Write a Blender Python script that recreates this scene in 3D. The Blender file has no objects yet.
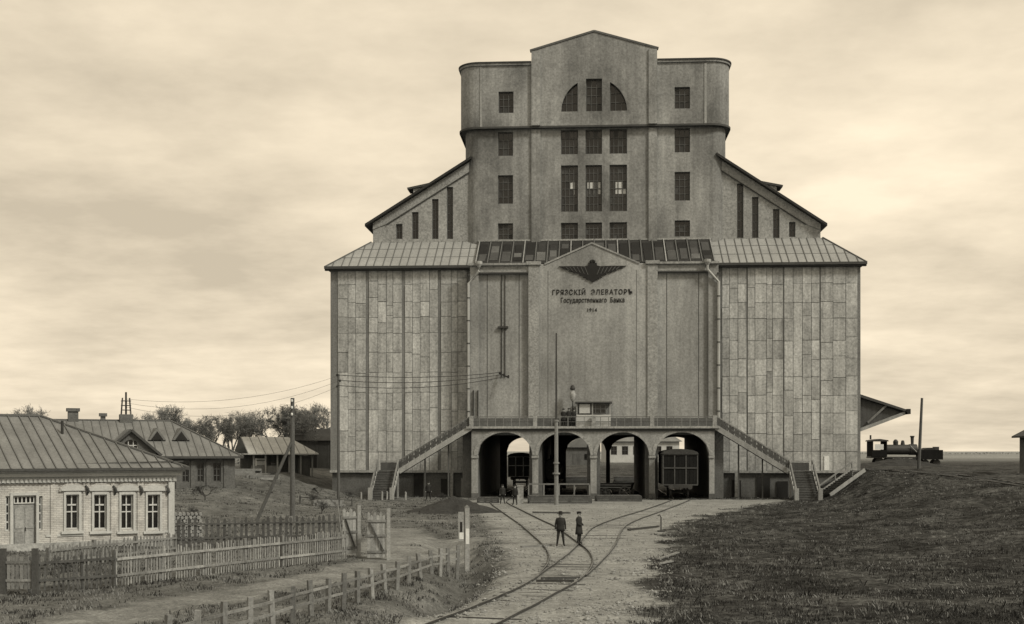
import bpy, bmesh, math, random
from mathutils import Vector, Matrix, noise
random.seed(7)
S = bpy.context.scene
COL = S.collection
PI = math.pi
R = math.radians

# ------------------------------------------------------------------ camera
F_PX, HORIZON, CAM_H = 1250.0, 451.0, 4.7
W_PX, H_PX = 1024, 624
cam_d = bpy.data.cameras.new('camera')
cam = bpy.data.objects.new('camera', cam_d); COL.objects.link(cam)
cam.location = (0, 0, CAM_H); cam.rotation_euler = (R(90), 0, 0)
cam_d.sensor_width = 36.0; cam_d.lens = F_PX / W_PX * 36.0
cam_d.shift_y = (HORIZON - H_PX / 2) / W_PX
cam_d.clip_start = 0.5; cam_d.clip_end = 9000
S.camera = cam

# ------------------------------------------------------------------ sky and sun
SUN_EL, SUN_AZ = R(42), R(128)          # azimuth measured clockwise from +Y: sun to the right, a little behind the camera
SEPIA = (1.0, 0.862, 0.65, 1)
world = bpy.data.worlds.new('World'); S.world = world; world.use_nodes = True
wn = world.node_tree; wn.nodes.clear()
def N(nt, t, **kw):
    n = nt.nodes.new(t)
    for k, v in kw.items(): setattr(n, k, v)
    return n
wo = N(wn, 'ShaderNodeOutputWorld'); wb = N(wn, 'ShaderNodeBackground'); wb.inputs['Strength'].default_value = 0.1
sky = N(wn, 'ShaderNodeTexSky', sky_type='NISHITA'); sky.sun_disc = False
sky.sun_elevation = SUN_EL; sky.sun_rotation = SUN_AZ; sky.air_density = 1.0; sky.dust_density = 3.0
bw = N(wn, 'ShaderNodeRGBToBW'); wn.links.new(sky.outputs[0], bw.inputs[0])
m1 = N(wn, 'ShaderNodeMath', operation='MULTIPLY'); m1.inputs[1].default_value = 0.12      # a veil of high cloud over the clear sky
m2 = N(wn, 'ShaderNodeMath', operation='ADD'); m2.inputs[1].default_value = 5.7
wn.links.new(bw.outputs[0], m1.inputs[0]); wn.links.new(m1.outputs[0], m2.inputs[0])
tc = N(wn, 'ShaderNodeTexCoord'); sp = N(wn, 'ShaderNodeSeparateXYZ'); wn.links.new(tc.outputs['Generated'], sp.inputs[0])
zz = N(wn, 'ShaderNodeMath', operation='ADD'); zz.inputs[1].default_value = 0.16
za = N(wn, 'ShaderNodeMath', operation='MAXIMUM'); za.inputs[1].default_value = 0.0
wn.links.new(sp.outputs[2], za.inputs[0]); wn.links.new(za.outputs[0], zz.inputs[0])
dx = N(wn, 'ShaderNodeMath', operation='DIVIDE'); dy = N(wn, 'ShaderNodeMath', operation='DIVIDE')
wn.links.new(sp.outputs[0], dx.inputs[0]); wn.links.new(zz.outputs[0], dx.inputs[1])
wn.links.new(sp.outputs[1], dy.inputs[0]); wn.links.new(zz.outputs[0], dy.inputs[1])
cb = N(wn, 'ShaderNodeCombineXYZ'); wn.links.new(dx.outputs[0], cb.inputs[0]); wn.links.new(dy.outputs[0], cb.inputs[1])
def wnoise(scale, detail, rough, loc, stretch):
    mp = N(wn, 'ShaderNodeMapping'); mp.inputs['Location'].default_value = loc; mp.inputs['Scale'].default_value = stretch
    nz = N(wn, 'ShaderNodeTexNoise'); nz.inputs['Scale'].default_value = scale; nz.inputs['Detail'].default_value = detail; nz.inputs['Roughness'].default_value = rough
    wn.links.new(cb.outputs[0], mp.inputs[0]); wn.links.new(mp.outputs[0], nz.inputs['Vector'])
    return nz
c1 = wnoise(1.0, 6, 0.56, (3.1, 1.7, 0), (0.75, 0.62, 1))
c2 = wnoise(2.8, 7, 0.6, (9.4, 4.2, 0), (0.9, 1.0, 1))
ca = N(wn, 'ShaderNodeMath', operation='MULTIPLY'); ca.inputs[1].default_value = 0.62
cc = N(wn, 'ShaderNodeMath', operation='MULTIPLY_ADD'); cc.inputs[1].default_value = 0.38
wn.links.new(c1.outputs[0], ca.inputs[0]); wn.links.new(c2.outputs[0], cc.inputs[0]); wn.links.new(ca.outputs[0], cc.inputs[2])
cr = N(wn, 'ShaderNodeMapRange'); cr.inputs[1].default_value = 0.36; cr.inputs[2].default_value = 0.64
cr.inputs[3].default_value = 0.70; cr.inputs[4].default_value = 1.21
wn.links.new(cc.outputs[0], cr.inputs[0])
mm = N(wn, 'ShaderNodeMath', operation='MULTIPLY'); wn.links.new(m2.outputs[0], mm.inputs[0]); wn.links.new(cr.outputs[0], mm.inputs[1])
vm = N(wn, 'ShaderNodeVectorMath', operation='SCALE'); vm.inputs[0].default_value = SEPIA[:3]
wn.links.new(mm.outputs[0], vm.inputs['Scale']); wn.links.new(vm.outputs[0], wb.inputs[0]); wn.links.new(wb.outputs[0], wo.inputs[0])

sun_d = bpy.data.lights.new('sun', 'SUN'); sun_d.energy = 1.9; sun_d.angle = R(10); sun_d.color = (1.0, 0.92, 0.77)
sun = bpy.data.objects.new('sun', sun_d); COL.objects.link(sun); sun.location = (60, -40, 90)
sd = Vector((math.sin(SUN_AZ) * math.cos(SUN_EL), math.cos(SUN_AZ) * math.cos(SUN_EL), math.sin(SUN_EL)))
sun.rotation_euler = (-sd).to_track_quat('-Z', 'Y').to_euler()
vs = S.view_settings
vs.view_transform = 'Standard'; vs.look = 'None'; vs.gamma = 1; vs.exposure = 0.55; vs.use_curve_mapping = False
S.render.engine = 'CYCLES'

# ------------------------------------------------------------------ helpers
def tag(o, label=None, cat=None, group=None, kind=None):
    if label: o['label'] = label
    if cat: o['category'] = cat
    if group: o['group'] = group
    if kind: o['kind'] = kind
    return o
def empty(name, loc=(0, 0, 0), rz=0, label=None, cat=None, group=None):
    o = bpy.data.objects.new(name, None); COL.objects.link(o)
    o.location = loc; o.rotation_euler = (0, 0, rz); o.empty_display_size = 0.3
    return tag(o, label, cat, group)
def link(name, me, parent=None, loc=(0, 0, 0), rz=0):
    o = bpy.data.objects.new(name, me); COL.objects.link(o); o.location = loc; o.rotation_euler = (0, 0, rz)
    if parent: o.parent = parent
    return o
def ground_pt(px, py, z=0.0):
    Y = (CAM_H - z) * F_PX / (py - HORIZON)
    return Vector(((px - 512) / F_PX * Y, Y, z))
def at(px, py, Y):
    return Vector(((px - 512) / F_PX * Y, Y, CAM_H - (py - HORIZON) / F_PX * Y))
class Frame:                      # a building's own axes: a is the turn of its front about the vertical
    def __init__(s, P, a): s.P = P; s.c = math.cos(a); s.s = math.sin(a); s.a = a
    def X(s, px, ly=0.0):
        t = (px - 512) / F_PX
        return (t * (s.P[1] + ly * s.c) - s.P[0] + ly * s.s) / (s.c - t * s.s)
    def depth(s, lx, ly): return s.P[1] + lx * s.s + ly * s.c
    def Z(s, px, py, ly=0.0, base=0.0):
        return CAM_H - (py - HORIZON) / F_PX * s.depth(s.X(px, ly), ly) - base
    def world(s, lx, ly): return (s.P[0] + lx * s.c - ly * s.s, s.P[1] + lx * s.s + ly * s.c)

class MB:
    def __init__(s): s.v = []; s.f = []
    def quad(s, *p):
        i = len(s.v); s.v += [tuple(q) for q in p]; s.f.append(tuple(range(i, i + len(p)))); return s
    def box(s, x0, x1, y0, y1, z0, z1):
        i = len(s.v)
        s.v += [(x0,y0,z0),(x1,y0,z0),(x1,y1,z0),(x0,y1,z0),(x0,y0,z1),(x1,y0,z1),(x1,y1,z1),(x0,y1,z1)]
        s.f += [tuple(i+k for k in q) for q in ((0,3,2,1),(4,5,6,7),(0,1,5,4),(1,2,6,5),(2,3,7,6),(3,0,4,7))]
        return s
    def bar(s, a, b, w, h, up=(0, 0, 1)):          # box beam from a to b, w across, h along up
        a = Vector(a); b = Vector(b); d = (b - a).normalized(); up = Vector(up)
        if abs(d.dot(up)) > .98: up = Vector((0, 1, 0))
        sd_ = d.cross(up).normalized(); u = sd_.cross(d).normalized()
        i = len(s.v)
        for p in (a, b):
            for (q, r) in ((-1,-1),(1,-1),(1,1),(-1,1)): s.v.append(tuple(p + sd_*q*w/2 + u*r*h/2))
        s.f += [tuple(i+k for k in q) for q in ((3,2,1,0),(4,5,6,7),(0,1,5,4),(1,2,6,5),(2,3,7,6),(3,0,4,7))]
        return s
    def tube(s, pts, r, n=6, cap=True):
        pts = [Vector(p) for p in pts]; i0 = len(s.v)
        for k, p in enumerate(pts):
            d = (pts[min(k+1, len(pts)-1)] - pts[max(k-1, 0)]).normalized()
            ref = Vector((0,0,1)) if abs(d.z) < .9 else Vector((1,0,0))
            a = d.cross(ref).normalized(); b = a.cross(d)
            rr = r[k] if isinstance(r, (list, tuple)) else r
            for j in range(n):
                t = 2*PI*j/n; s.v.append(tuple(p + (a*math.cos(t) + b*math.sin(t))*rr))
        for k in range(len(pts)-1):
            for j in range(n):
                A = i0+k*n+j; B = i0+k*n+(j+1) % n
                s.f.append((A, B, B+n, A+n))
        if cap:
            s.f.append(tuple(i0+j for j in range(n))[::-1]); s.f.append(tuple(i0+(len(pts)-1)*n+j for j in range(n)))
        return s
    def lathe(s, prof, n=12, c=(0, 0, 0)):         # prof: (radius, z)
        i0 = len(s.v)
        for r, z in prof:
            for j in range(n):
                t = 2*PI*j/n; s.v.append((c[0]+r*math.cos(t), c[1]+r*math.sin(t), c[2]+z))
        for k in range(len(prof)-1):
            for j in range(n):
                A = i0+k*n+j; B = i0+k*n+(j+1) % n; s.f.append((A, B, B+n, A+n))
        s.f.append(tuple(i0+j for j in range(n))[::-1]); s.f.append(tuple(i0+(len(prof)-1)*n+j for j in range(n)))
        return s
    def prism(s, poly, y0, y1):                    # poly: (x, z) outline, extruded in y
        i = len(s.v); n = len(poly)
        s.v += [(x, y0, z) for x, z in poly] + [(x, y1, z) for x, z in poly]
        s.f.append(tuple(range(i, i+n))); s.f.append(tuple(range(i+2*n-1, i+n-1, -1)))
        for k in range(n):
            q = (k+1) % n; s.f.append((i+k, i+n+k, i+n+q, i+q))
        return s
    def prism_x(s, poly, x0, x1):                  # poly: (y, z) outline, extruded in x
        i = len(s.v); n = len(poly)
        s.v += [(x0, y, z) for y, z in poly] + [(x1, y, z) for y, z in poly]
        s.f.append(tuple(range(i, i+n))[::-1]); s.f.append(tuple(range(i+n, i+2*n)))
        for k in range(n):
            q = (k+1) % n; s.f.append((i+k, i+q, i+n+q, i+n+k))
        return s
    def wall(s, x0, x1, y, bot, top, holes=(), depth=0.4, extra=()):
        """sheet in the plane y with openings; holes: (xa, xb, zb, topfn, arched); reveals go back by depth"""
        fn = lambda t: t if callable(t) else (lambda x: t)
        bot = fn(bot); top = fn(top)
        br = {round(x0, 5), round(x1, 5)} | {round(e, 5) for e in extra}
        H_ = []
        for (a, b, zb, tf, arched) in holes:
            H_.append((round(a, 5), round(b, 5), zb, fn(tf)))
            br |= {round(a, 5), round(b, 5)}
            if arched: br |= {round(a + (b-a)*k/20, 5) for k in range(21)}
        br = sorted(b for b in br if x0-1e-4 <= b <= x1+1e-4)
        for a, b in zip(br, br[1:]):
            if b - a < 1e-4: continue
            hs = sorted([h for h in H_ if h[0] <= a+1e-5 and h[1] >= b-1e-5], key=lambda h: h[2])
            la, lb = bot(a), bot(b)
            for h in hs:
                if h[2] - la > 1e-3 or h[2] - lb > 1e-3: s.quad((a,y,la),(b,y,lb),(b,y,h[2]),(a,y,h[2]))
                la, lb = h[3](a), h[3](b)
                s.quad((a,y,la),(b,y,lb),(b,y+depth,lb),(a,y+depth,la))       # head
                s.quad((a,y,h[2]),(a,y+depth,h[2]),(b,y+depth,h[2]),(b,y,h[2]))   # sill
            s.quad((a,y,la),(b,y,lb),(b,y,top(b)),(a,y,top(a)))
        for h in H_:
            for x in (h[0], h[1]):
                if h[3](x) - h[2] > 1e-3: s.quad((x,y,h[2]),(x,y+depth,h[2]),(x,y+depth,h[3](x)),(x,y,h[3](x)))
        return s
    def mesh(s, name, mat):
        me = bpy.data.meshes.new(name); me.from_pydata(s.v, [], s.f)
        if mat: me.materials.append(mat)
        me.update(); return me
    def build(s, name, mat, parent=None, loc=(0,0,0), rz=0, smooth=False, fix=True):
        me = s.mesh(name, mat)
        if fix:
            b = bmesh.new(); b.from_mesh(me); bmesh.ops.recalc_face_normals(b, faces=b.faces[:]); b.to_mesh(me); b.free()
        if smooth:
            me.polygons.foreach_set('use_smooth', [True]*len(me.polygons))
        return link(name, me, parent, loc, rz)

def ss(a, b, x):
    t = max(0.0, min(1.0, (x-a)/(b-a))); return t*t*(3-2*t)
def copy_tree(o, parent=None):
    c = o.copy(); COL.objects.link(c)
    if parent: c.parent = parent
    for ch in list(o.children): copy_tree(ch, c)
    return c

# ------------------------------------------------------------------ materials (all procedural, in world space)
TINT = (0.97, 1.015, 1.03)
M = {}
def mat(name, v, var=0.25, scale=(1.2, 1.2, 1.2), fine=0.18, fscale=14.0, rough=0.9, bump=0.25, rnd=0.0, streak=0.0, tint=None, spec=0.25, lo=None):
    m = bpy.data.materials.new(name); m.use_nodes = True; nt = m.node_tree; L = nt.links
    b = nt.nodes['Principled BSDF']; b.inputs['Roughness'].default_value = rough; b.inputs['Specular IOR Level'].default_value = spec
    t = tint or TINT
    geo = N(nt, 'ShaderNodeNewGeometry')
    mp = N(nt, 'ShaderNodeMapping'); mp.inputs['Scale'].default_value = scale; L.new(geo.outputs['Position'], mp.inputs[0])
    oi = N(nt, 'ShaderNodeObjectInfo')
    if rnd:
        sc = N(nt, 'ShaderNodeMath', operation='MULTIPLY'); sc.inputs[1].default_value = 37.0; L.new(oi.outputs['Random'], sc.inputs[0])
        cx = N(nt, 'ShaderNodeCombineXYZ'); L.new(sc.outputs[0], cx.inputs[2]); L.new(cx.outputs[0], mp.inputs['Location'])
    n1 = N(nt, 'ShaderNodeTexNoise'); n1.inputs['Scale'].default_value = 1.0; n1.inputs['Detail'].default_value = 6; n1.inputs['Roughness'].default_value = .62
    L.new(mp.outputs[0], n1.inputs['Vector'])
    n2 = N(nt, 'ShaderNodeTexNoise'); n2.inputs['Scale'].default_value = fscale; n2.inputs['Detail'].default_value = 3; n2.inputs['Roughness'].default_value = .7
    L.new(geo.outputs['Position'], n2.inputs['Vector'])
    def ma(op, a, b_=None, c=None):
        n = N(nt, 'ShaderNodeMath', operation=op)
        for i, q in enumerate((a, b_, c)):
            if q is None: continue
            if isinstance(q, (int, float)): n.inputs[i].default_value = q
            else: L.new(q, n.inputs[i])
        return n.outputs[0]
    f = ma('MULTIPLY_ADD', n1.outputs[0], 4*var, 1-2*var)
    g = ma('MULTIPLY_ADD', n2.outputs[0], 4*fine, 1-2*fine)
    h = ma('MULTIPLY', f, g)
    if streak:
        ms = N(nt, 'ShaderNodeMapping'); ms.inputs['Scale'].default_value = (1.6, 1.6, 0.09); L.new(geo.outputs['Position'], ms.inputs[0])
        n3 = N(nt, 'ShaderNodeTexNoise'); n3.inputs['Scale'].default_value = 1.0; n3.inputs['Detail'].default_value = 5; n3.inputs['Roughness'].default_value = .65
        L.new(ms.outputs[0], n3.inputs['Vector'])
        h = ma('MULTIPLY', h, ma('MULTIPLY_ADD', n3.outputs[0], 4*streak, 1-2*streak))
    if rnd: h = ma('MULTIPLY', h, ma('MULTIPLY_ADD', oi.outputs['Random'], 2*rnd, 1-rnd))
    h = ma('MAXIMUM', h, 0.15)
    vs_ = N(nt, 'ShaderNodeVectorMath', operation='SCALE'); vs_.inputs[0].default_value = (v*t[0], v*t[1], v*t[2]); L.new(h, vs_.inputs['Scale'])
    L.new(vs_.outputs[0], b.inputs['Base Color'])
    if bump:
        bn = N(nt, 'ShaderNodeBump'); bn.inputs['Strength'].default_value = bump; bn.inputs['Distance'].default_value = 0.05
        L.new(n2.outputs[0], bn.inputs['Height']); L.new(bn.outputs[0], b.inputs['Normal'])
    M[name] = m; return m
mat('stucco', .25, .5, (.12, .12, .09), .28, 4.6, streak=.2, bump=.4)
mat('stucco_tower', .2, .7, (.17, .17, .11), .32, 4.2, streak=.24, bump=.4)
mat('stucco_light', .26, .24, (.3, .3, .3), .45, 5, streak=.12, bump=.4)
mat('cladding', .34, .36, (.4, .4, .25), .38, 4.2, rnd=.12, streak=.32, bump=.4)
mat('clad_strip', .16, .2, (.6, .6, .2), .25, 6.0, streak=.2)
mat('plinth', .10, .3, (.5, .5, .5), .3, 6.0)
mat('roof_zinc', .25, .18, (.4, .4, .4), .2, 6.0, rough=.65, rnd=.05)
mat('roof_dark', .035, .3, (.5, .5, .5), .3, 6.0, rough=.7, rnd=.25)
mat('roof_old', .15, .3, (.6, .6, .6), .22, 9.0, rough=.7, rnd=.05)
mat('roof_pale', .45, .2, (.6, .6, .6), .2, 6.0, rough=.7)
mat('seam', .11, .2, (.6, .6, .6), .2, 8.0, rough=.7)
mat('trim_dark', .06, .2, (1, 1, 1), .2, 8.0)
mat('glass_paler', .045, .4, (2, 2, 2), .2, 9.0, rough=.35, rnd=.5)
mat('sash', .075, .15, (1, 1, 1), .15, 8.0, rough=.6)
mat('sash_pale', .45, .15, (1, 1, 1), .15, 8.0, rough=.6)
mat('black_paint', .016, .2, (1, 1, 1), .2, 8.0, rough=.7)
mat('iron', .03, .3, (1, 1, 1), .3, 12.0, rough=.6, spec=.4)
mat('rail_steel', .03, .3, (1, 1, 1), .3, 12.0, rough=.45, spec=.5)
ws = mat('worn_steel', .32, .6, (.8, .8, .8), .3, 4.0, rough=.35, bump=0); ws.node_tree.nodes['Principled BSDF'].inputs['Metallic'].default_value = .8
mat('pipe', .34, .2, (1, 1, .3), .15, 9.0, rough=.55)
mat('wood_grey', .17, .3, (2, 2, .5), .3, 11.0, rnd=.22)
mat('wood_pale', .25, .3, (2, 2, .5), .3, 11.0, rnd=.15)
mat('post_wood', .17, .3, (2, 2, .5), .3, 11.0, rnd=.3)
mat('fence_wood', .21, .35, (2, 2, .6), .35, 11.0, rnd=.3)
mat('wood_dark', .075, .3, (2, 2, .5), .3, 11.0, rnd=.2)
mat('pole_wood', .09, .3, (4, 4, .4), .3, 11.0)
mat('mast_paint', .2, .3, (4, 4, .4), .25, 9.0)
mat('white_paint', .62, .15, (1, 1, 1), .15, 9.0)
mat('trim_plaster', .42, .14, (.8, .8, .8), .14, 9.0)
mat('brick_dark', .1, .3, (.7, .7, .7), .35, 7.0)
mat('plaster_pale', .42, .2, (.5, .5, .5), .15, 6.0)
mat('bark', .13, .3, (3, 3, 1), .2, 8.0)
mat('twigs', .15, .3, (.4, .4, .4), .2, 3.0)
mat('dry_blades', .16, .4, (.8, .8, .8), .3, 5.0, rnd=0, bump=0)
mat('dark_blades', .03, .5, (.5, .5, .5), .35, 4.0, bump=0)
mat('soil_dark', .03, .3, (1, 1, 1), .4, 7.0, bump=.6)
mat('cloth_dark', .022, .3, (3, 3, 3), .2, 20.0)
mat('cloth_grey', .09, .3, (3, 3, 3), .2, 20.0)
mat('skin', .32, .1, (3, 3, 3), .1, 20.0, rough=.6)
mat('wagon_paint', .014, .3, (1, 1, .4), .3, 8.0, spec=.05)
# glass: dark, glossy, slightly uneven
gm = mat('glass', .012, .6, (1.5, 1.5, 1.5), .3, 9.0, rough=.2, bump=.15, spec=.5, rnd=.7)
mat('glass_sky', .5, .2, (2, 2, 2), .2, 9.0, rough=.6)  # pale colour stands in for sky seen through the glass
# pale brick for the dwelling house
def brick_mat():
    m = bpy.data.materials.new('brick_pale'); m.use_nodes = True; nt = m.node_tree; L = nt.links; b = nt.nodes['Principled BSDF']
    b.inputs['Roughness'].default_value = .9; b.inputs['Specular IOR Level'].default_value = .2
    tcn = N(nt, 'ShaderNodeTexCoord'); s3 = N(nt, 'ShaderNodeSeparateXYZ'); c3 = N(nt, 'ShaderNodeCombineXYZ')
    L.new(tcn.outputs['Object'], s3.inputs[0]); L.new(s3.outputs[0], c3.inputs[0]); L.new(s3.outputs[2], c3.inputs[1])
    br = N(nt, 'ShaderNodeTexBrick'); L.new(c3.outputs[0], br.inputs['Vector'])
    br.inputs['Scale'].default_value = 1.0; br.inputs['Brick Width'].default_value = .27; br.inputs['Row Height'].default_value = .085
    br.inputs['Mortar Size'].default_value = .014; br.inputs['Mortar Smooth'].default_value = .3
    br.inputs['Color1'].default_value = (.50, .51, .50, 1); br.inputs['Color2'].default_value = (.41, .42, .42, 1); br.inputs['Mortar'].default_value = (.33, .33, .33, 1)
    n2 = N(nt, 'ShaderNodeTexNoise'); n2.inputs['Scale'].default_value = 1.3; n2.inputs['Detail'].default_value = 8; n2.inputs['Roughness'].default_value = .7
    L.new(tcn.outputs['Object'], n2.inputs['Vector'])
    mr = N(nt, 'ShaderNodeMapRange'); mr.inputs[1].default_value = .3; mr.inputs[2].default_value = .7; mr.inputs[3].default_value = .65; mr.inputs[4].default_value = 1.25
    L.new(n2.outputs[0], mr.inputs[0])
    vx = N(nt, 'ShaderNodeVectorMath', operation='SCALE'); L.new(br.outputs['Color'], vx.inputs[0]); L.new(mr.outputs[0], vx.inputs['Scale']); L.new(vx.outputs[0], b.inputs['Base Color'])
    bn = N(nt, 'ShaderNodeBump'); bn.inputs['Strength'].default_value = .5; bn.inputs['Distance'].default_value = .02; bn.invert = True
    L.new(br.outputs['Fac'], bn.inputs['Height']); L.new(bn.outputs[0], b.inputs['Normal'])
    M['brick_pale'] = m
brick_mat()

# ------------------------------------------------------------------ terrain
DITCH = [(-3.2, 36), (-1.9, 44), (-1.55, 50), (-2.2, 58), (-4.6, 74)]
FENCE_LINE = [(-9.2, 26), (-8, 29), (-5.8, 36), (-2.85, 49.4), (-2.3, 55)]
def seg_dist(x, y, pl):
    best = 1e9
    for (ax, ay), (bx, by) in zip(pl, pl[1:]):
        vx, vy = bx-ax, by-ay; t = max(0, min(1, ((x-ax)*vx+(y-ay)*vy)/(vx*vx+vy*vy)))
        best = min(best, math.hypot(x-ax-t*vx, y-ay-t*vy))
    return best
def interp(t, pts):
    if t <= pts[0][0]: return pts[0][1]
    for (a, u), (b, w) in zip(pts, pts[1:]):
        if t <= b: return u + (w-u)*(t-a)/(b-a)
    return pts[-1][1]
# edges of the bare sandy track bed, as (distance, x)
def _edge(l): return sorted(((lambda g: (g.y, g.x))(ground_pt(px, py))) for px, py in l)
BED_L = _edge([(372, 640), (402, 622), (440, 604), (478, 588), (505, 574), (508, 555), (500, 538), (488, 522), (470, 510), (458, 503), (470, 496)])
BED_R = _edge([(628, 640), (634, 622), (645, 600), (652, 575), (656, 550), (668, 530), (700, 516), (745, 507), (790, 500), (800, 494)])
ROAD = [tuple(ground_pt(px, py).xy) for px, py in ((20, 640), (130, 613), (240, 594), (330, 576), (392, 560), (440, 549), (462, 538))]
ROAD2 = [tuple(ground_pt(px, py).xy) for px, py in ((392, 560), (385, 545), (398, 530), (440, 543))]
def fb(x, y, s, o=0.0): return noise.fractal(Vector((x*s+o, y*s-o, o)), 1.0, 2.0, 4)
def masks(x, y):
    if y > 170 or y < 15: bed = 0.0
    else:
        l, r = interp(y, BED_L), interp(y, BED_R); e = .5 + .012*y
        j = fb(x, y, .35, 3.0)*.9
        bed = ss(-e, e, x-l+j)*ss(-e, e, r-x+j*1.6)
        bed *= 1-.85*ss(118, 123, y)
    road = 1-ss(.7, 2.0, min(seg_dist(x, y, ROAD), seg_dist(x, y, ROAD2)) + fb(x, y, .5, 8.0)*.6)
    return bed, road
def height(x, y):
    rt = 2.62*(.6+.4*ss(66, 116, y))*ss(28.2-11*(1-ss(80, 118, y)), 35.5, x + fb(x, y, .12, 1.0)*1.6)
    lf = 2.3*ss(60, 138, y)*(1-ss(-27, -14.5, x + fb(x, y, .1, 7.0)*2.0))
    bk = 2.3*ss(166, 235, y)
    h = max(rt, lf, bk)
    far = ss(250, 500, math.hypot(x, y)); h = h*(1-far) + 2.4*far
    if 20 < y < 90 and -12 < x < 6:
        d = seg_dist(x, y, DITCH); h -= .75*math.exp(-(d/.95)**2)*ss(34, 40, y)*(1-ss(60, 74, y))
    if y < 260 and abs(x) < 90:
        bed, road = masks(x, y)
        h += fb(x, y, .22, 5.0)*.16*(1-bed)*(1-.7*road)*(1 if y < 122 or x > 30 or x < -20 else .2) + fb(x, y, .9, 2.0)*.09*(1-bed*.85)
    return h
def coords(lo, hi, step, far, g=1.28):
    a = [lo+step*i for i in range(int((hi-lo)/step)+1)]
    s_ = step; x = a[-1]
    while x < far: s_ *= g; x += s_; a.append(x)
    s_ = step; x = a[0]; pre = []
    while x > -far: s_ *= g; x -= s_; pre.append(x)
    return pre[::-1]+a
gx = coords(-34, 46, .5, 5000); gy = [y for y in coords(24, 132, .5, 6000) if y > -400]
tv = []; bedA = []; roadA = []
for y in gy:
    for x in gx:
        tv.append((x, y, height(x, y)))
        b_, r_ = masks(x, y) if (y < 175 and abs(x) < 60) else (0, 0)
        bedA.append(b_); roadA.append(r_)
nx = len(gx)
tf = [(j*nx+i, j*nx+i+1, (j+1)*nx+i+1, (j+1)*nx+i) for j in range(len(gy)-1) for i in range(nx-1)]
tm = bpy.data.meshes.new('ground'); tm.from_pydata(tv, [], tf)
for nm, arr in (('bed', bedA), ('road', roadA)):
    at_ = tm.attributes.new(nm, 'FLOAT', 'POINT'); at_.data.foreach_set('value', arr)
tm.polygons.foreach_set('use_smooth', [True]*len(tm.polygons))
def ground_mat():
    m = bpy.data.materials.new('ground_soil'); m.use_nodes = True; nt = m.node_tree; L = nt.links; b = nt.nodes['Principled BSDF']
    b.inputs['Roughness'].default_value = .95; b.inputs['Specular IOR Level'].default_value = .1
    geo = N(nt, 'ShaderNodeNewGeometry')
    def nz(s, d, r, sc=(1, 1, 1)):
        mp = N(nt, 'ShaderNodeMapping'); mp.inputs['Scale'].default_value = sc; L.new(geo.outputs['Position'], mp.inputs[0])
        n = N(nt, 'ShaderNodeTexNoise'); n.inputs['Scale'].default_value = s; n.inputs['Detail'].default_value = d; n.inputs['Roughness'].default_value = r
        L.new(mp.outputs[0], n.inputs['Vector']); return n.outputs[0]
    def rng(a, x0, x1, y0, y1):
        n = N(nt, 'ShaderNodeMapRange'); L.new(a, n.inputs[0])
        for i, q in enumerate((x0, x1, y0, y1)): n.inputs[i+1].default_value = q
        return n.outputs[0]
    def mul(a, c):
        n = N(nt, 'ShaderNodeMath', operation='MULTIPLY')
        for i, q in enumerate((a, c)):
            if isinstance(q, (int, float)): n.inputs[i].default_value = q
            else: L.new(q, n.inputs[i])
        return n.outputs[0]
    def mix(f, a, c):
        n = N(nt, 'ShaderNodeMix'); n.data_type = 'FLOAT'; L.new(f, n.inputs[0])
        for i, q in ((2, a), (3, c)):
            if isinstance(q, (int, float)): n.inputs[i].default_value = q
            else: L.new(q, n.inputs[i])
        return n.outputs[0]
    big = nz(.11, 6, .6); mid = nz(.9, 6, .65); fine = nz(7, 4, .75); clod = nz(2.6, 5, .7)
    # grassland: darker on the right of the line, dry and paler on the left and far off
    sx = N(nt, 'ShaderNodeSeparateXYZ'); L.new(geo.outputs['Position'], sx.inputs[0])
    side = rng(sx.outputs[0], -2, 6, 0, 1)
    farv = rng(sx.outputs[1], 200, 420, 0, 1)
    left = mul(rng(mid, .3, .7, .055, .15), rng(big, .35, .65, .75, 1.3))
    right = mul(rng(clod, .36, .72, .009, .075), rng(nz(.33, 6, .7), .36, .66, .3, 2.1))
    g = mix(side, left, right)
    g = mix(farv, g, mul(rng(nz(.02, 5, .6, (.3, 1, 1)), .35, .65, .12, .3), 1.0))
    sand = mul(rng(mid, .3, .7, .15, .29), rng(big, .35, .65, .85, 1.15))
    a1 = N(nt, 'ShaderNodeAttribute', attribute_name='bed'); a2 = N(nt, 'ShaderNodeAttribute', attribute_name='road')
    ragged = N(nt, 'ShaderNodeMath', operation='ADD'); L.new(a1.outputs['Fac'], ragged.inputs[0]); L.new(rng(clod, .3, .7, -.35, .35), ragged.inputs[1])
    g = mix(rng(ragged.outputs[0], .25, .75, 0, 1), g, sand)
    rr = N(nt, 'ShaderNodeMath', operation='ADD'); L.new(a2.outputs['Fac'], rr.inputs[0]); L.new(rng(clod, .3, .7, -.3, .3), rr.inputs[1])
    g = mix(rng(rr.outputs[0], .3, .9, 0, .75), g, mul(sand, .85))
    g = mul(g, rng(fine, .3, .7, .55, 1.45))
    v = N(nt, 'ShaderNodeVectorMath', operation='SCALE'); v.inputs[0].default_value = (.975, 1.02, 1.02); L.new(g, v.inputs['Scale']); L.new(v.outputs[0], b.inputs['Base Color'])
    hs = N(nt, 'ShaderNodeMath', operation='ADD'); L.new(fine, hs.inputs[0]); L.new(mul(clod, 1.4), hs.inputs[1])
    bn = N(nt, 'ShaderNodeBump'); bn.inputs['Strength'].default_value = .8; bn.inputs['Distance'].default_value = .09
    L.new(hs.outputs[0], bn.inputs['Height']); L.new(bn.outputs[0], b.inputs['Normal'])
    return m
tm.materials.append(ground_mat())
tag(link('ground', tm), kind='structure')

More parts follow.
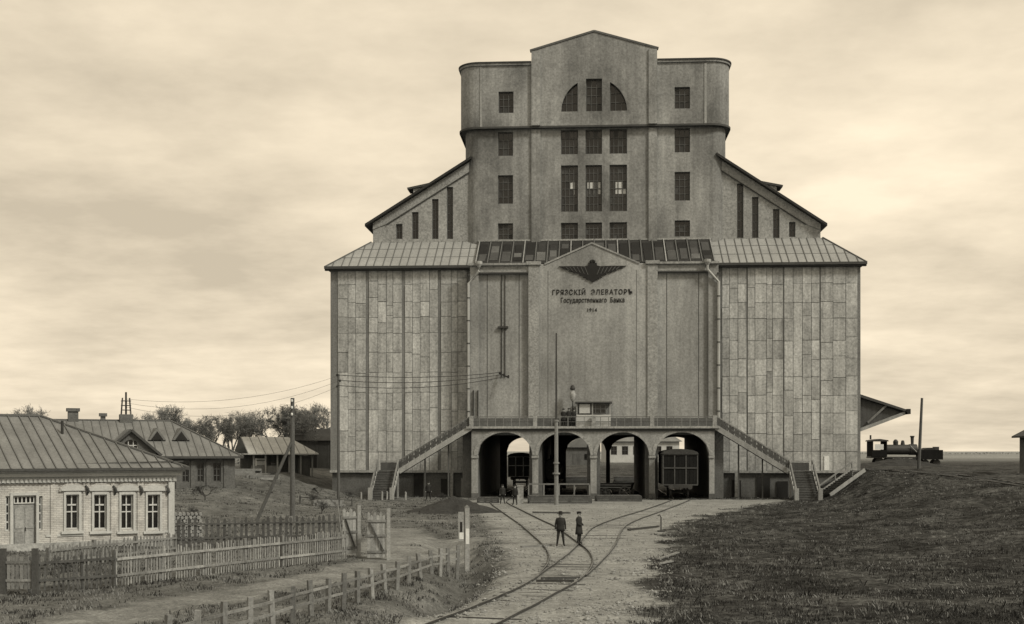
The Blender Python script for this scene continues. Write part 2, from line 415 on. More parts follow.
# ------------------------------------------------------------------ windows
WR = random.Random(4)
def window(parent, x0, x1, z0, z1, y, cols, rows, sash='sash', glass='glass', bar=.07, edge=.09, topfn=None):
    """frame set back in its opening with sash bars, and a pane behind; one part with sub-parts"""
    f = MB()
    f.box(x0, x0+edge, y-.06, y+.02, z0, z1).box(x1-edge, x1, y-.06, y+.02, z0, z1)
    f.box(x0+edge, x1-edge, y-.06, y+.02, z0, z0+edge)
    if not topfn: f.box(x0+edge, x1-edge, y-.06, y+.02, z1-edge, z1)
    for k in range(1, cols):
        x = x0+(x1-x0)*k/cols; zt = topfn(x)-.02 if topfn else z1-edge
        f.box(x-bar/2, x+bar/2, y-.05, y+.015, z0+edge, zt)
    for k in range(1, rows):
        z = z0+(z1-z0)*k/rows
        xa, xb = x0+edge, x1-edge
        if topfn:
            xs = [x0+(x1-x0)*q/40 for q in range(41) if topfn(x0+(x1-x0)*q/40) > z]
            if len(xs) < 2: continue
            xa, xb = max(xa, xs[0]), min(xb, xs[-1])
        f.box(xa, xb, y-.045, y+.012, z-bar/2, z+bar/2)
    w = f.build('window', M[sash], parent)
    p = MB()
    if topfn:
        xs = [x0+(x1-x0)*q/16 for q in range(17)]
        for a, b in zip(xs, xs[1:]): p.quad((a, y+.05, z0), (b, y+.05, z0), (b, y+.05, topfn(b)), (a, y+.05, topfn(a)))
    else: p.box(x0-.02, x1+.02, y+.04, y+.06, z0-.02, z1+.02)
    p.build('pane', M[glass], w)
    if sash == 'sash' and cols >= 3 and not topfn:      # odd panes paler than the rest, picked at random
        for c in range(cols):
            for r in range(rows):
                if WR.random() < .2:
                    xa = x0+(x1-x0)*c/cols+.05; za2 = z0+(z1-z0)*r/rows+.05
                    MB().box(xa, xa+(x1-x0)/cols-.1, y+.02, y+.035, za2, za2+(z1-z0)/rows-.1).build('pane', M['glass_paler'], w)
    return w

# ------------------------------------------------------------------ the grain elevator
E = Frame((8.27, 126.0), R(-3.5))
EL = empty('grain_elevator', (E.P[0], E.P[1], 0), E.a, 'giant stucco grain elevator with four arches, panelled wings and gabled tower', 'grain elevator')
def ez(py, ly, px=594): return E.Z(px, py, ly)
X = E.X
LB, LT, LTT, LU, LW, LA = 0.0, 5.4, 5.0, 6.0, 1.5, -2.2      # depth of: low centre, tower, top storey, half gables, wings, arcade
BACK = 31.0
# --- wings
zp, zw1 = 2.6, ez(265, LW)
wl0, wl1 = X(330.5, LW), X(471, LW); wr0, wr1 = X(717.5, LW), X(860.5, LW)
for side, (xa, xb) in (('l', (wl0, wl1)), ('r', (wr0, wr1))):
    m = MB().box(xa, xb, LW, BACK, zp, zw1)
    wall = m.build('wing_wall', M['clad_strip'], EL)
    pl = MB().box(xa+.15, xb-.0, LW+.2, BACK-.2, -.6, zp-.002); pl.build('plinth', M['plinth'], EL)
    # cladding panels: bays of 3,3,3,2 columns, thirteen rows
    if side == 'l': bays = [X(p, LW) for p in (335, 366, 402, 438, 467)]; cols = (3, 4, 4, 3)
    else: bays = [X(p, LW) for p in (721, 746.5, 783, 819.5, 857.5)]; cols = (3, 4, 4, 3)
    crnd = random.Random(17 if side == 'l' else 29)
    zlev = [zp+.1]
    while zlev[-1] < zw1-2.6: zlev.append(zlev[-1]+crnd.uniform(1.55, 2.25))
    zlev.append(zw1-.38)
    for bi in range(4):
        g = .30 if side == 'l' else .10
        x0, x1 = bays[bi]+g, bays[bi+1]
        cuts = [0]+[(k+crnd.uniform(-.2, .2))/cols[bi] for k in range(1, cols[bi])]+[1]
        for ca_, cb_ in zip(cuts, cuts[1:]):
            w = (x1-x0)*(cb_-ca_); xm = x0+(x1-x0)*(ca_+cb_)/2
            lv = [zlev[0]]+[z+(crnd.uniform(-.05, .05) if crnd.random() < .75 else crnd.uniform(-.6, .6)) for z in zlev[1:-1] if crnd.random() > .1]+[zlev[-1]]
            for za_, zb2_ in zip(lv, lv[1:]):
                gp_ = crnd.uniform(.014, .034); hh_ = (zb2_-za_)/2
                o = MB().prism([(-w/2+gp_, -hh_+gp_), (w/2-gp_, -hh_+gp_), (w/2-gp_, hh_-gp_), (-w/2+gp_, hh_-gp_)], -.07, .03).build('cladding_panel', M['cladding'], wall, (xm, LW+crnd.uniform(-.02, .03), (za_+zb2_)/2))
                o.rotation_euler = (crnd.uniform(-.006, .006), crnd.uniform(-.004, .004), crnd.uniform(-.008, .008))
    # base board and eave board
    MB().box(xa-.05, xb, LW-.16, LW-.001, zp-.12, zp+.12).build('base_board', M['stucco_light'], EL)
    # skirt roof
    oh = .5; ze = zw1-.05
    zt_ = ez(240, LU)
    if side == 'l':
        xe, xi, xu = xa-oh, xb+.4, X(371, LU)
    else:
        xe, xi, xu = xb+oh, xa-.4, X(823, LU)
    ye = LW-oh-.1
    rm = MB()
    rm.quad((xe, ye, ze), (xi, ye, ze), (xi, LU+.1, zt_), (xu, LU+.1, zt_))
    rm.quad((xe, ye, ze), (xu, LU+.1, zt_), (xu, BACK-4.6, zt_), (xe, BACK+oh, ze))
    rm.quad((xe, BACK+oh, ze), (xu, BACK-4.6, zt_), (xi, BACK-4.6, zt_), (xi, BACK+oh, ze))
    rm.quad((xe, ye, ze-.12), (xi, ye, ze-.12), (xi, BACK+oh, ze-.12), (xe, BACK+oh, ze-.12))
    rm.quad((xe, ye, ze-.12), (xi, ye, ze-.12), (xi, ye, ze), (xe, ye, ze))
    rm.quad((xe, ye, ze-.12), (xe, BACK+oh, ze-.12), (xe, BACK+oh, ze), (xe, ye, ze))
    rm.quad((xi, ye, ze-.12), (xi, LU+.1, ze-.12), (xi, LU+.1, zt_), (xi, ye, ze))
    roof = rm.build('wing_roof', M['roof_zinc'], EL)
    s0, s1 = min(xe, xi), max(xe, xi); n = 18
    for k in range(n+1):
        x = s0+(s1-s0)*k/n+random.uniform(-.09, .09)*(0 < k < n)
        if side == 'l': t = max(0, min(1, (x-xe)/(xu-xe))) if x < xu else 1
        else: t = max(0, min(1, (xe-x)/(xe-xu))) if x > xu else 1
        if t < .06: continue
        MB().bar((x, ye, ze+.03), (x, ye+(LU+.1-ye)*t, ze+.03+(zt_-ze)*t), .07, .09).build('roof_seam', M['seam'], roof)
    # cross joints of the sheets
    for q in (.36, .7):
        z = ze+(zt_-ze)*q; y = ye+(LU+.1-ye)*q
        xo = xe+(xu-xe)*q
        MB().bar((xo, y, z+.015), (xi, y, z+.015), .05, .04).build('sheet_joint', M['seam'], roof)
    MB().bar((xe, ye, ze+.05), (xu, LU+.1, zt_+.05), .14, .10).build('hip_cap', M['seam'], roof)
    MB().box(s0-.02, s1+.02, ye-.14, ye-.002, ze-.2, ze+.06).build('gutter', M['trim_dark'], roof)
    MB().box(s0, s1, ye+.05, LW-.08, ze-.34, ze-.125).build('soffit_board', M['trim_dark'], roof)

# --- half gables above the skirt roofs, with their roofs running back
zg0 = ez(241, LU)-.6
def gable_half(xo, xi, ptip, ptop, wins, sgn):
    # slope line given by two pixel points on plane LU
    a = (X(ptip[0], LU), E.Z(ptip[0], ptip[1], LU)); b = (X(ptop[0], LU), E.Z(ptop[0], ptop[1], LU))
    line = lambda x: a[1]+(b[1]-a[1])*(x-a[0])/(b[0]-a[0])
    holes = [(X(p0, LU), X(p1, LU), E.Z(p0, pb, LU), E.Z(p0, pt, LU), False) for p0, p1, pt, pb in wins]
    holes = [(h[0], h[1], h[2], (lambda z: (lambda x: z))(h[3]), False) for h in holes]
    lo, hi = min(xo, xi), max(xo, xi)
    MB().wall(lo, hi, LU, zg0, lambda x: line(x)-.15, holes, .35).build('gable_wall', M['stucco_light'], EL)
    for h, w in zip(holes, wins):
        zt = h[3](0); rows = max(2, round((zt-h[2])/.95))
        window(EL, h[0], h[1], h[2], zt, LU+.3, 2, rows)
    n = math.hypot(b[0]-a[0], b[1]-a[1]); th = .3
    # roof slab
    MB().prism([(a[0], a[1]-.05), (b[0], b[1]-.05), (b[0], b[1]+.22), (a[0], a[1]+.22)], LU-.75, BACK-5).build('aisle_roof', M['roof_dark'], EL)
    xs = xo
    MB().prism([(xs, line(xs)-.1), (b[0], b[1]-.1), (b[0], b[1]-1.15), (xs+sgn*1.5, line(xs+sgn*1.5)-1.1), (xs, line(xs)-.75)], LU-.10, LU-.002).build('verge_band', M['stucco_light'], EL)
    MB().bar((xs+sgn*1.5, LU-.11, line(xs+sgn*1.5)-1.14), (b[0], LU-.11, b[1]-1.19), .1, .09).build('verge_moulding', M['trim_dark'], EL)
    MB().box(min(xo, xo+sgn*.35), max(xo, xo+sgn*.35), LU+.002, BACK-5.5, zg0, line(xo)-.2).build('aisle_wall', M['stucco_light'], EL)
    # string course
    zs = E.Z(430, 229.5, LU)
    # roof lantern seen in profile on the slope
    xm = a[0]+(b[0]-a[0])*.52; zm = line(xm)
    MB().prism([(xm-sgn*1.55, zm+.55), (xm+sgn*.9, zm+1.05), (xm+sgn*.9, zm+.8), (xm-sgn*1.5, zm+.35)], LU+.3, LU+2.6).build('roof_hatch_cover', M['trim_dark'], EL)
    MB().box(min(xm-sgn*.9, xm+sgn*.6), max(xm-sgn*.9, xm+sgn*.6), LU+.5, LU+2.4, zm-.7, zm+.56).build('roof_hatch', M['stucco_light'], EL)
gable_half(X(373, LU), X(472.5, LU), (366, 227), (472, 159.5), [(396, 402.5, 224, 239), (412, 418.5, 212, 239), (432, 438.5, 199, 239), (446.8, 453, 187, 239)], 1)
gable_half(X(820.5, LU), X(715, LU), (826, 226.5), (716, 156), [(737, 743.5, 183.5, 238), (752, 758.5, 197, 238), (773, 779.5, 209, 238), (789, 795.5, 222, 237)], -1)

# --- tower
def rounded(x0, x1, yf, yb, r, n=10):          # plan outline from front right round the back to front left
    p = [(x1-r, yf)]
    for k in range(1, n+1):
        t = -PI/2+PI/2*k/n; p.append((x1-r+r*math.cos(t), yf+r+r*math.sin(t)))
    p += [(x1, yb), (x0, yb)]
    for k in range(0, n+1):
        t = PI+PI/2*k/n; p.append((x0+r+r*math.cos(t), yf+r+r*math.sin(t)))
    return p
def strip(mb, pl, z0, z1):
    for a, b in zip(pl, pl[1:]): mb.quad((a[0], a[1], z0), (b[0], b[1], z0), (b[0], b[1], z1), (a[0], a[1], z1))
    return mb
TB = 27.0
zl = ez(126.3, LTT); ztop = ez(62.5, LTT)
tx0, tx1 = X(460.5, LTT+1.5), X(729.5, LTT+1.5); rT = 2.1
bx0, bx1 = X(465.5, LT+1.5), X(725.5, LT+1.5); rB = 1.7
zb_ = ez(241, LT)-1.2
def rect(p0, p1, pt, pb, ly): return (X(p0, ly), X(p1, ly), ez(pb, ly), ez(pt, ly))
low_w = []
for (pt, pb) in ((130.5, 154.6), (174, 202.7), (222.3, 238.5)):
    low_w += [rect(498, 513, pt, pb, LT), rect(674.6, 690, pt-1, pb-1, LT)]
cen_w = []
for (pt, pb) in ((129.5, 154), (165, 211.5), (222.5, 239.5)):
    for a, b in ((561, 578), (585.5, 602), (609.5, 627)): cen_w.append(rect(a, b, pt, pb, LT))
holes = [(a, b, z0, z1, False) for a, b, z0, z1 in low_w+cen_w]
m = MB().wall(bx0+rB, bx1-rB, LT, zb_, zl+.05, holes, .4)
strip(m, rounded(bx0, bx1, LT, TB, rB), zb_, zl+.05)
m.build('tower_wall', M['stucco_tower'], EL)
for k, (a, b, z0, z1) in enumerate(low_w):
    window(EL, a, b, z0, z1, LT+.3, 3, 3 if z1-z0 < 2.8 else 4)
for k, (a, b, z0, z1) in enumerate(cen_w):
    big = z1-z0 > 4
    w = window(EL, a, b, z0, z1, LT+.3, 4, 6 if big else 3, edge=.1)
    if big:      # sky showing through the tall middle windows, painted as pale panes
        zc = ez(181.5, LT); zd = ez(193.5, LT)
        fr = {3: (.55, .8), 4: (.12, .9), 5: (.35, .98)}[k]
        o = MB().box(a+(b-a)*fr[0], a+(b-a)*fr[1], LT+.325, LT+.335, zd, zc).build('pane', M['glass_sky'], w)
        o['label'] = 'pale panes painted as sky showing through the window'
# top storey
cx_ = X(594, LTT); rad = (X(627, LTT)-X(561, LTT))/2; zc0 = ez(111.5, LTT)
arc = lambda x: zc0 + 1.0*math.sqrt(max(0, rad*rad-(x-cx_)**2))
th = [(X(561, LTT), X(577.7, LTT), zc0, arc, True), (X(610, LTT), X(627, LTT), zc0, arc, True), (X(586, LTT), X(602, LTT), zc0, (lambda z: (lambda x: z))(ez(79, LTT)), False)]
sm = [rect(498.5, 513.5, 90, 111.5, LTT), rect(674.6, 690, 88.5, 110, LTT)]
zpk = ez(32.5, LTT); zsh = ez(50, LTT)
gx0, gx1 = X(531.5, LTT), X(657, LTT); gc = (gx0+gx1)/2
def ttop(x):
    if x <= gx0 or x >= gx1: return ztop
    return zsh+(zpk-zsh)*(1-abs(x-gc)/((gx1-gx0)/2))
m = MB()
m.wall(tx0+rT, gx0, LTT, zl, ztop, [(a, b, z0, z1, False) for a, b, z0, z1 in sm[:1]], .4)
m.wall(gx1, tx1-rT, LTT, zl, ztop, [(a, b, z0, z1, False) for a, b, z0, z1 in sm[1:]], .4)
m.wall(gx0, gx1, LTT-.14, zl, lambda x: zsh+(zpk-zsh)*(1-min(1, abs(x-gc)/((gx1-gx0)/2))), [(h[0], h[1], h[2], h[3], h[4]) for h in th], .5, extra=[gc])
for x in (gx0, gx1): m.quad((x, LTT-.14, zl), (x, LTT+.5, zl), (x, LTT+.5, zsh), (x, LTT-.14, zsh))
strip(m, rounded(tx0, tx1, LTT, TB+.4, rT), zl, ztop)
m.quad((tx0+.6, LTT+.6, ztop-.4), (tx1-.6, LTT+.6, ztop-.4), (tx1-.6, TB, ztop-.4), (tx0+.6, TB, ztop-.4))
ol = rounded(tx0, tx1, LTT, TB+.4, rT)
m.f.append(tuple(range(len(m.v), len(m.v)+len(ol)))); m.v += [(p[0], p[1], zl+.001) for p in ol]
m.build('top_storey_wall', M['stucco_tower'], EL)
for a, b, z0, z1 in sm: window(EL, a, b, z0, z1, LTT+.3, 3, 3)
window(EL, th[0][0], th[0][1], zc0, ez(84, LTT), LTT+.25, 3, 3, topfn=arc)
window(EL, th[1][0], th[1][1], zc0, ez(84, LTT), LTT+.25, 3, 3, topfn=arc)
window(EL, th[2][0], th[2][1], zc0, ez(79, LTT), LTT+.25, 3, 4)
# gable body behind the pediment
MB().prism([(gx0+.01, zsh-.02), (gc, zpk-.02), (gx1-.01, zsh-.02), (gx1-.01, ztop-.6), (gx0+.01, ztop-.6)], LTT+.4, TB-1).build('tower_gable_roof', M['roof_zinc'], EL)
m = MB()
m.bar((gx0-.15, LTT+.05, zsh+.02), (gc, LTT+.05, zpk+.12), .55, .2, (0, 0, 1)); m.build('gable_coping', M['plinth'], EL)
MB().bar((gc, LTT+.05, zpk+.12), (gx1+.15, LTT+.05, zsh+.02), .55, .2).build('gable_coping', M['plinth'], EL)
# cornices: follow the rounded plan
def moulding(name, pl, z0, z1, out, mt, seg=None):
    mb = MB(); cxm = sum(p[0] for p in pl)/len(pl)
    n = len(pl)
    offs = []
    for i, p in enumerate(pl):
        a = Vector(pl[max(i-1, 0)]); b = Vector(pl[min(i+1, n-1)]); d = (b-a).normalized(); nn = Vector((d.y, -d.x))
        offs.append((p[0]+nn.x*out, p[1]+nn.y*out))
    for i in range(n-1):
        a, b, c, d = pl[i], pl[i+1], offs[i+1], offs[i]
        mb.quad((*d, z0), (*c, z0), (*c, z1), (*d, z1)); mb.quad((*d, z1), (*c, z1), (*b, z1), (*a, z1)); mb.quad((*d, z0), (*c, z0), (*b, z0), (*a, z0))
    mb.quad((*pl[0], z0), (*offs[0], z0), (*offs[0], z1), (*pl[0], z1)); mb.quad((*pl[-1], z0), (*offs[-1], z0), (*offs[-1], z1), (*pl[-1], z1))
    return mb.build(name, M[mt], EL)
ol = rounded(tx0, tx1, LTT, TB+.4, rT)
full = [(gx1+.02, LTT)]+ol+[(gx0-.02, LTT)]
moulding('tower_cornice', full, ztop-.14, ztop+.10, .16, 'stucco_tower')
moulding('cornice_lip', full, ztop+.101, ztop+.22, .26, 'trim_dark')
olb = rounded(tx0, tx1, LTT, TB+.4, rT)
band = [(gx1+.02, LTT)]+olb+[(gx0-.02, LTT)]
moulding('ledge_moulding', [(gc+.001, LTT)]+olb+[(gc-.001, LTT)], zl-.1, zl+.1, .16, 'trim_dark')
# tower pilasters and corner strips
for pa, pb in ((531.5, 540.5), (648.5, 657)):
    MB().box(X(pa, LT), X(pb, LT), LT-.22, LT-.002, zb_, zl-.17).build('tower_pilaster', M['stucco_tower'], EL)
    MB().box(X(pa, LTT)+.002, X(pb, LTT)-.002, LTT-.30, LTT-.142, zl+.13, zsh-.1).build('tower_pilaster', M['stucco_tower'], EL)
for pa in (481, 705.5):
    MB().box(X(pa, LTT)-.12, X(pa, LTT)+.12, LTT-.06, LTT-.002, zl+.13, ztop-.31).build('corner_strip', M['stucco'], EL)
# --- low centre block
zc = ez(264.5, LB); c0, c1 = X(470, LB), X(718.5, LB); zdk = ez(428.5, LA)
MB().box(c0, c1, LB+.35, LW+4.6, zdk-.6, zc).build('centre_wall', M['stucco'], EL)
b0, b1 = X(528.5, LB), X(657.5, LB); bm = (b0+b1)/2
pk, sh0, sh1 = ez(244, LB), X(547, LB), X(637, LB)
def ptop(x):
    if x <= sh0 or x >= sh1: return zc+.1
    return zc+.1+(pk-zc-.1)*(1-abs(x-(sh0+sh1)/2)/((sh1-sh0)/2))
m = MB().wall(b0, b1, LB, zdk-.6, ptop, (), .3, extra=[sh0, sh1, (sh0+sh1)/2])
for x in (b0, b1): m.quad((x, LB, zdk-.6), (x, LB+.36, zdk-.6), (x, LB+.36, zc+.1), (x, LB, zc+.1))
m.quad((b0, LB, zc+.1), (sh0, LB, zc+.1), (sh0, LB+.8, zc+.1), (b0, LB+.8, zc+.1)); m.quad((sh1, LB, zc+.1), (b1, LB, zc+.1), (b1, LB+.8, zc+.1), (sh1, LB+.8, zc+.1))
m.build('centre_bay', M['stucco'], EL)
pc = (sh0+sh1)/2
MB().prism([(sh0, zc+.08), (pc, pk-.02), (sh1, zc+.08)], LB+.05, LB+.6).build('pediment_back', M['stucco'], EL)
for a, b in (((sh0-.25, zc+.08), (pc, pk+.1)), ((pc, pk+.1), (sh1+.25, zc+.08))):
    MB().bar((a[0], LB+.12, a[1]), (b[0], LB+.12, b[1]), .42, .16).build('pediment_coping', M['stucco_light'], EL)
for pa, pb in ((528.5, 539), (647.5, 657.5)):
    MB().box(X(pa, LB)-.001, X(pb, LB)+.001, LB-.14, LB-.002, zdk+.05, zc-.05).build('pilaster', M['stucco_light'], EL)
    MB().box(X(pa, LB)-.2, X(pb, LB)+.2, LB-.3, LB+.5, zc+.0, zc+.34).build('pilaster_cap', M['stucco_light'], EL)
for pa, pb in ((470, 478.5), (708.5, 718.5)):
    MB().box(X(pa, LB), X(pb, LB), LB+.02, LB+.352, zdk-.5, zc-.02).build('edge_pilaster', M['stucco'], EL)
for pa, pb in ((478.5, 528.5), (657.5, 708.5)):
    MB().box(X(pa, LB)+.002, X(pb, LB)-.002, LB+.02, LB+.351, ez(271.5, LB), zc-.02).build('frieze', M['stucco_light'], EL)
    MB().box(X(pa, LB)+.002, X(pb, LB)-.002, LB-.1, LB+.3, ez(271.5, LB)-.14, ez(271.5, LB)-.002).build('frieze_moulding', M['trim_dark'], EL)
for pa, pb in ((468.5, 528), (658, 720)):
    MB().box(X(pa, LB), X(pb, LB)-.1, LB-.25, LB+.4, zc-.018, zc+.2).build('cornice', M['stucco_light'], EL)
    # thin dark joints of the render panels
for px in (487, 519, 667, 699):
    MB().box(X(px, LB)-.03, X(px, LB)+.03, LB+.33, LB+.349, zdk+.1, ez(273.5, LB)).build('render_joint', M['trim_dark'], EL)
for px in (548, 636.5):
    MB().box(X(px, LB)-.025, X(px, LB)+.025, LB-.012, LB-.001, zdk+.1, zc-.6).build('render_joint', M['plinth'], EL)
# dark sheet roof between the cornice and the tower
zr1 = ez(240.5, LT)
r0, r1 = X(477, LB+2), X(713, LB+2)
rm = MB(); rm.quad((r0, LB+.2, zc+.21), (r1, LB+.2, zc+.21), (r1, LT-.02, zr1), (r0, LT-.02, zr1))
rm.quad((r0, LB+.2, zc+.21), (r0, LT-.02, zr1), (r0, LT-.02, zc-.5), (r0, LB+.2, zc-.5)); rm.quad((r1, LB+.2, zc+.21), (r1, LT-.02, zr1), (r1, LT-.02, zc-.5), (r1, LB+.2, zc-.5))
lowroof = rm.build('low_roof', M['roof_dark'], EL)
n = 20
for k in range(n+1):
    x = r0+(r1-r0)*k/n
    MB().bar((x, LB+.25, zc+.26), (x, LT-.1, zr1+.04), .1, .12).build('roof_seam', M['seam' if k % 4 else 'stucco'], lowroof)
    if k < n:
        xa, xb = x+.16, x+(r1-r0)/n-.16
        y0_, y1_ = LB+.5+random.random()*.4, LT-.6-random.random()*.5
        zf = lambda y: zc+.21+(zr1-zc-.21)*(y-LB-.2)/(LT-.22-LB)
        cutsy = [y0_]+sorted(random.uniform(y0_+.6, y1_-.6) for _ in range(random.choice((1, 2, 2))))+[y1_]
        for ya_, yb_ in zip(cutsy, cutsy[1:]):
            MB().bar(((xa+xb)/2+random.uniform(-.06, .06), ya_+.06, zf(ya_)+.05), ((xa+xb)/2+random.uniform(-.06, .06), yb_-.06, zf(yb_)+.05), (xb-xa)*random.uniform(.75, 1), .06).build('roof_sheet', M[random.choice(('roof_dark', 'black_paint', 'trim_dark', 'brick_dark', 'black_paint'))], lowroof)
MB().bar((r0-.2, LT-.06, zr1+.08), (r1+.2, LT-.06, zr1+.08), .12, .18).build('flashing', M['stucco_light'], lowroof)
MB().prism([(sh0, zc+.15), (pc, pk-.05), (sh1, zc+.15)], LB+.61, LT-.05).build('pediment_roof', M['roof_dark'], EL)
# emblem: a dark spread-winged eagle in relief
ecx, ecz = X(592.5, LB), ez(266.2, LB); k_ = (X(626.5, LB)-X(559, LB))/2/302.0
half = [(0, -60), (14, -55), (18, -40), (12, -30), (38, -28), (40, -5), (75, 2), (150, -2), (302, 0), (262, 14), (270, 22), (205, 32), (215, 42), (165, 50), (172, 60), (118, 64), (122, 76), (100, 84), (72, 92), (85, 102), (52, 104), (60, 116), (30, 122), (0, 146)]
poly = half + [(-x, y) for x, y in reversed(half[1:-1])]
MB().prism([(ecx+x*k_, ecz-y*k_) for x, y in poly], LB-.14, LB-.002).build('emblem', M['black_paint'], EL)
EMB = EL.children[-1]; EMB['label'] = 'black spread-winged eagle emblem in relief'
for sg in (-1, 1):
    for q in range(6):
        xx = ecx+sg*k_*(70+q*34)
        MB().bar((xx, LB-.15, ecz-k_*6), (xx-sg*k_*30, LB-.15, ecz-k_*(78-q*9)), .05, .04, (0, 1, 0)).build('feather', M['plinth'], EMB)
    MB().lathe([(.01, 0), (.1, .05), (.13, .16), (.1, .27), (.01, .3)], 8, (ecx+sg*.17, LB-.1, ecz+.3)).build('eagle_head', M['black_paint'], EMB)
def text_mesh(body, bold, spacing):
    cu = bpy.data.curves.new('lettering', 'FONT'); cu.body = body; cu.size = 1.0; cu.align_x = 'LEFT'; cu.extrude = .02; cu.offset = bold; cu.space_character = spacing
    o = bpy.data.objects.new('lettering', cu); COL.objects.link(o); bpy.context.view_layer.update()
    me = bpy.data.meshes.new_from_object(o.evaluated_get(bpy.context.evaluated_depsgraph_get())); bpy.data.objects.remove(o)
    return me
def lettering(body, px0, px1, py_mid, hpx, bold, spacing=1.0):
    full_ = text_mesh(body, bold, spacing); xs = [v.co.x for v in full_.vertices]; ys = [v.co.y for v in full_.vertices]
    w = max(xs)-min(xs); h = max(ys)-min(ys); x0, x1 = X(px0, LB), X(px1, LB); H_ = hpx*E.depth(0, 0)/F_PX; mx, my = min(xs), min(ys)
    for i, ch in enumerate(body):
        if ch == ' ': continue
        right = max(v.co.x for v in text_mesh(body[:i+1], bold, spacing).vertices); me = text_mesh(ch, bold, spacing)
        sh_ = right-max(v.co.x for v in me.vertices)
        for v in me.vertices: v.co = Vector((x0+(v.co.x+sh_-mx)/w*(x1-x0), LB-.03-v.co.z, ez(py_mid, LB)+((v.co.y-my)/h-.5)*H_))
        me.materials.clear(); me.materials.append(M['black_paint']); me.name = 'letter'
        link('letter', me, EL)
lettering('ГРЯЗСКІЙ  ЭЛЕВАТОРЪ', 552.5, 632.5, 291.3, 6.8, .012, 1.2)
lettering('Государственнаго  Банка', 561, 624.5, 300.6, 6.4, .008, 1.05)
lettering('1914', 587.5, 597, 310, 3.6, .015, 1.1)
# --- arcade with the gallery on top
AX = [(477.3, 532.3), (538, 590.5), (596.7, 649.2), (655, 709.3)]
a0, a1 = X(471.5, LA), X(714.5, LA); zsp = ez(455, LA); zcr = ez(432.3, LA); zdk = ez(428.5, LA)
ah = []
for pa, pb in AX:
    xa, xb = X(pa, LA), X(pb, LA); c = (xa+xb)/2; r = (xb-xa)/2
    ah.append((xa, xb, -.4, (lambda c, r: (lambda x: zsp+(zcr-zsp)*math.sqrt(max(0, 1-((x-c)/r)**2))))(c, r), True))
m = MB().wall(a0, a1, LA, -.4, zdk-.002, ah, 1.1)
m.quad((a0, LA, -.4), (a0, LB+.4, -.4), (a0, LB+.4, zdk-.002), (a0, LA, zdk-.002)); m.quad((a1, LA, -.4), (a1, LB+.4, -.4), (a1, LB+.4, zdk-.002), (a1, LA, zdk-.002))
arcade = m.build('arcade', M['stucco'], EL)
for h in ah:      # arch rings and imposts
    c, r = (h[0]+h[1])/2, (h[1]-h[0])/2; m = MB(); n = 20
    for k in range(n):
        t0, t1 = PI*k/n, PI*(k+1)/n
        p = []
        for t, e in ((t0, 0), (t1, 0), (t1, .34), (t0, .34)):
            p.append((c+(r+e)*math.cos(t), zsp+(zcr-zsp+e)*math.sin(t)))
        m.prism(p, LA-.07, LA-.001)
    m.build('arch_ring', M['stucco_light'], arcade)
for k in range(5):
    xa = a0 if k == 0 else ah[k-1][1]; xb = a1 if k == 4 else ah[k][0]
    MB().box(xa-(.06 if k else 0), xb+(.06 if k < 4 else 0), LA-.12, LA+1.0, zsp-.3, zsp-.06).build('impost', M['stucco_light'], arcade)
    MB().box(xa-(.05 if k else 0), xb+(.05 if k < 4 else 0), LA-.1, LA+1.0, -.4, .5).build('pier_base', M['plinth'], arcade)
for k in range(5):   # long piers between the tunnels
    xa = a0 if k == 0 else ah[k-1][1]; xb = a1 if k == 4 else ah[k][0]
    e = .35 if 0 < k < 4 else 0
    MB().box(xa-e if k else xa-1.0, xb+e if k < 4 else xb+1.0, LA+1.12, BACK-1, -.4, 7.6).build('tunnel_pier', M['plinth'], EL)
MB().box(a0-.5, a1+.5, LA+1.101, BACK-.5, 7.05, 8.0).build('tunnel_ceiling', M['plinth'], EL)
rh_ = []
for pa, pb in ((507, 547), (566, 606), (610, 655), (652, 698)):
    xa, xb = X(pa, BACK-.4), X(pb, BACK-.4); c, r = (xa+xb)/2, (xb-xa)/2; zs_, zc_ = ez(451, BACK-.4), ez(437, BACK-.4)
    rh_.append((xa, xb, -.4, (lambda c, r: (lambda x: zs_+(zc_-zs_)*math.sqrt(max(0, 1-((x-c)/r)**2))))(c, r), True))
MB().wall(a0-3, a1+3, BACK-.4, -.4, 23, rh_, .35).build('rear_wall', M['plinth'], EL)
MB().box(c0, c1, LW+4.7, BACK-.5, 8.02, zr1).build('bin_block', M['stucco'], EL)
# gallery deck, lip and parapet rail
MB().box(a0-.5, a1+.5, LA-.35, LB+.34, zdk, zdk+.22).build('gallery_deck', M['stucco_light'], EL)
MB().box(a0-.3, a1+.3, LA-.15, LA-.002, zdk-.25, zdk-.001).build('deck_moulding', M['trim_dark'], EL)
zrl = zdk+.22
for k in range(31):
    x = a0+(a1-a0)*k/30
    MB().box(x-.035, x+.035, LA-.2, LA-.13, zrl+.001, zrl+.9).build('rail_post', M['wood_grey'], EL)
MB().box(a0, a1, LA-.205, LA-.125, zrl+.901, zrl+.98).build('handrail', M['wood_grey'], EL)
MB().box(a0, a1, LA-.195, LA-.135, zrl+.42, zrl+.48).build('mid_rail', M['wood_dark'], EL)
for k in range(5):
    x = a0 if k == 0 else (a1 if k == 4 else (ah[k-1][1]+ah[k][0])/2)
    MB().box(x-.2, x+.2, LA-.3, LA+.1, zrl+.002, zrl+1.05).build('parapet_post', M['stucco_light'], EL)
for xa, xb in ((a0, a0+9.5), (a1-11, a1)):
    MB().box(xa+.4, xb, LB-.06, LB+.0, zrl+.001, zrl+.5).build('wall_skirting', M['wood_dark'], EL)
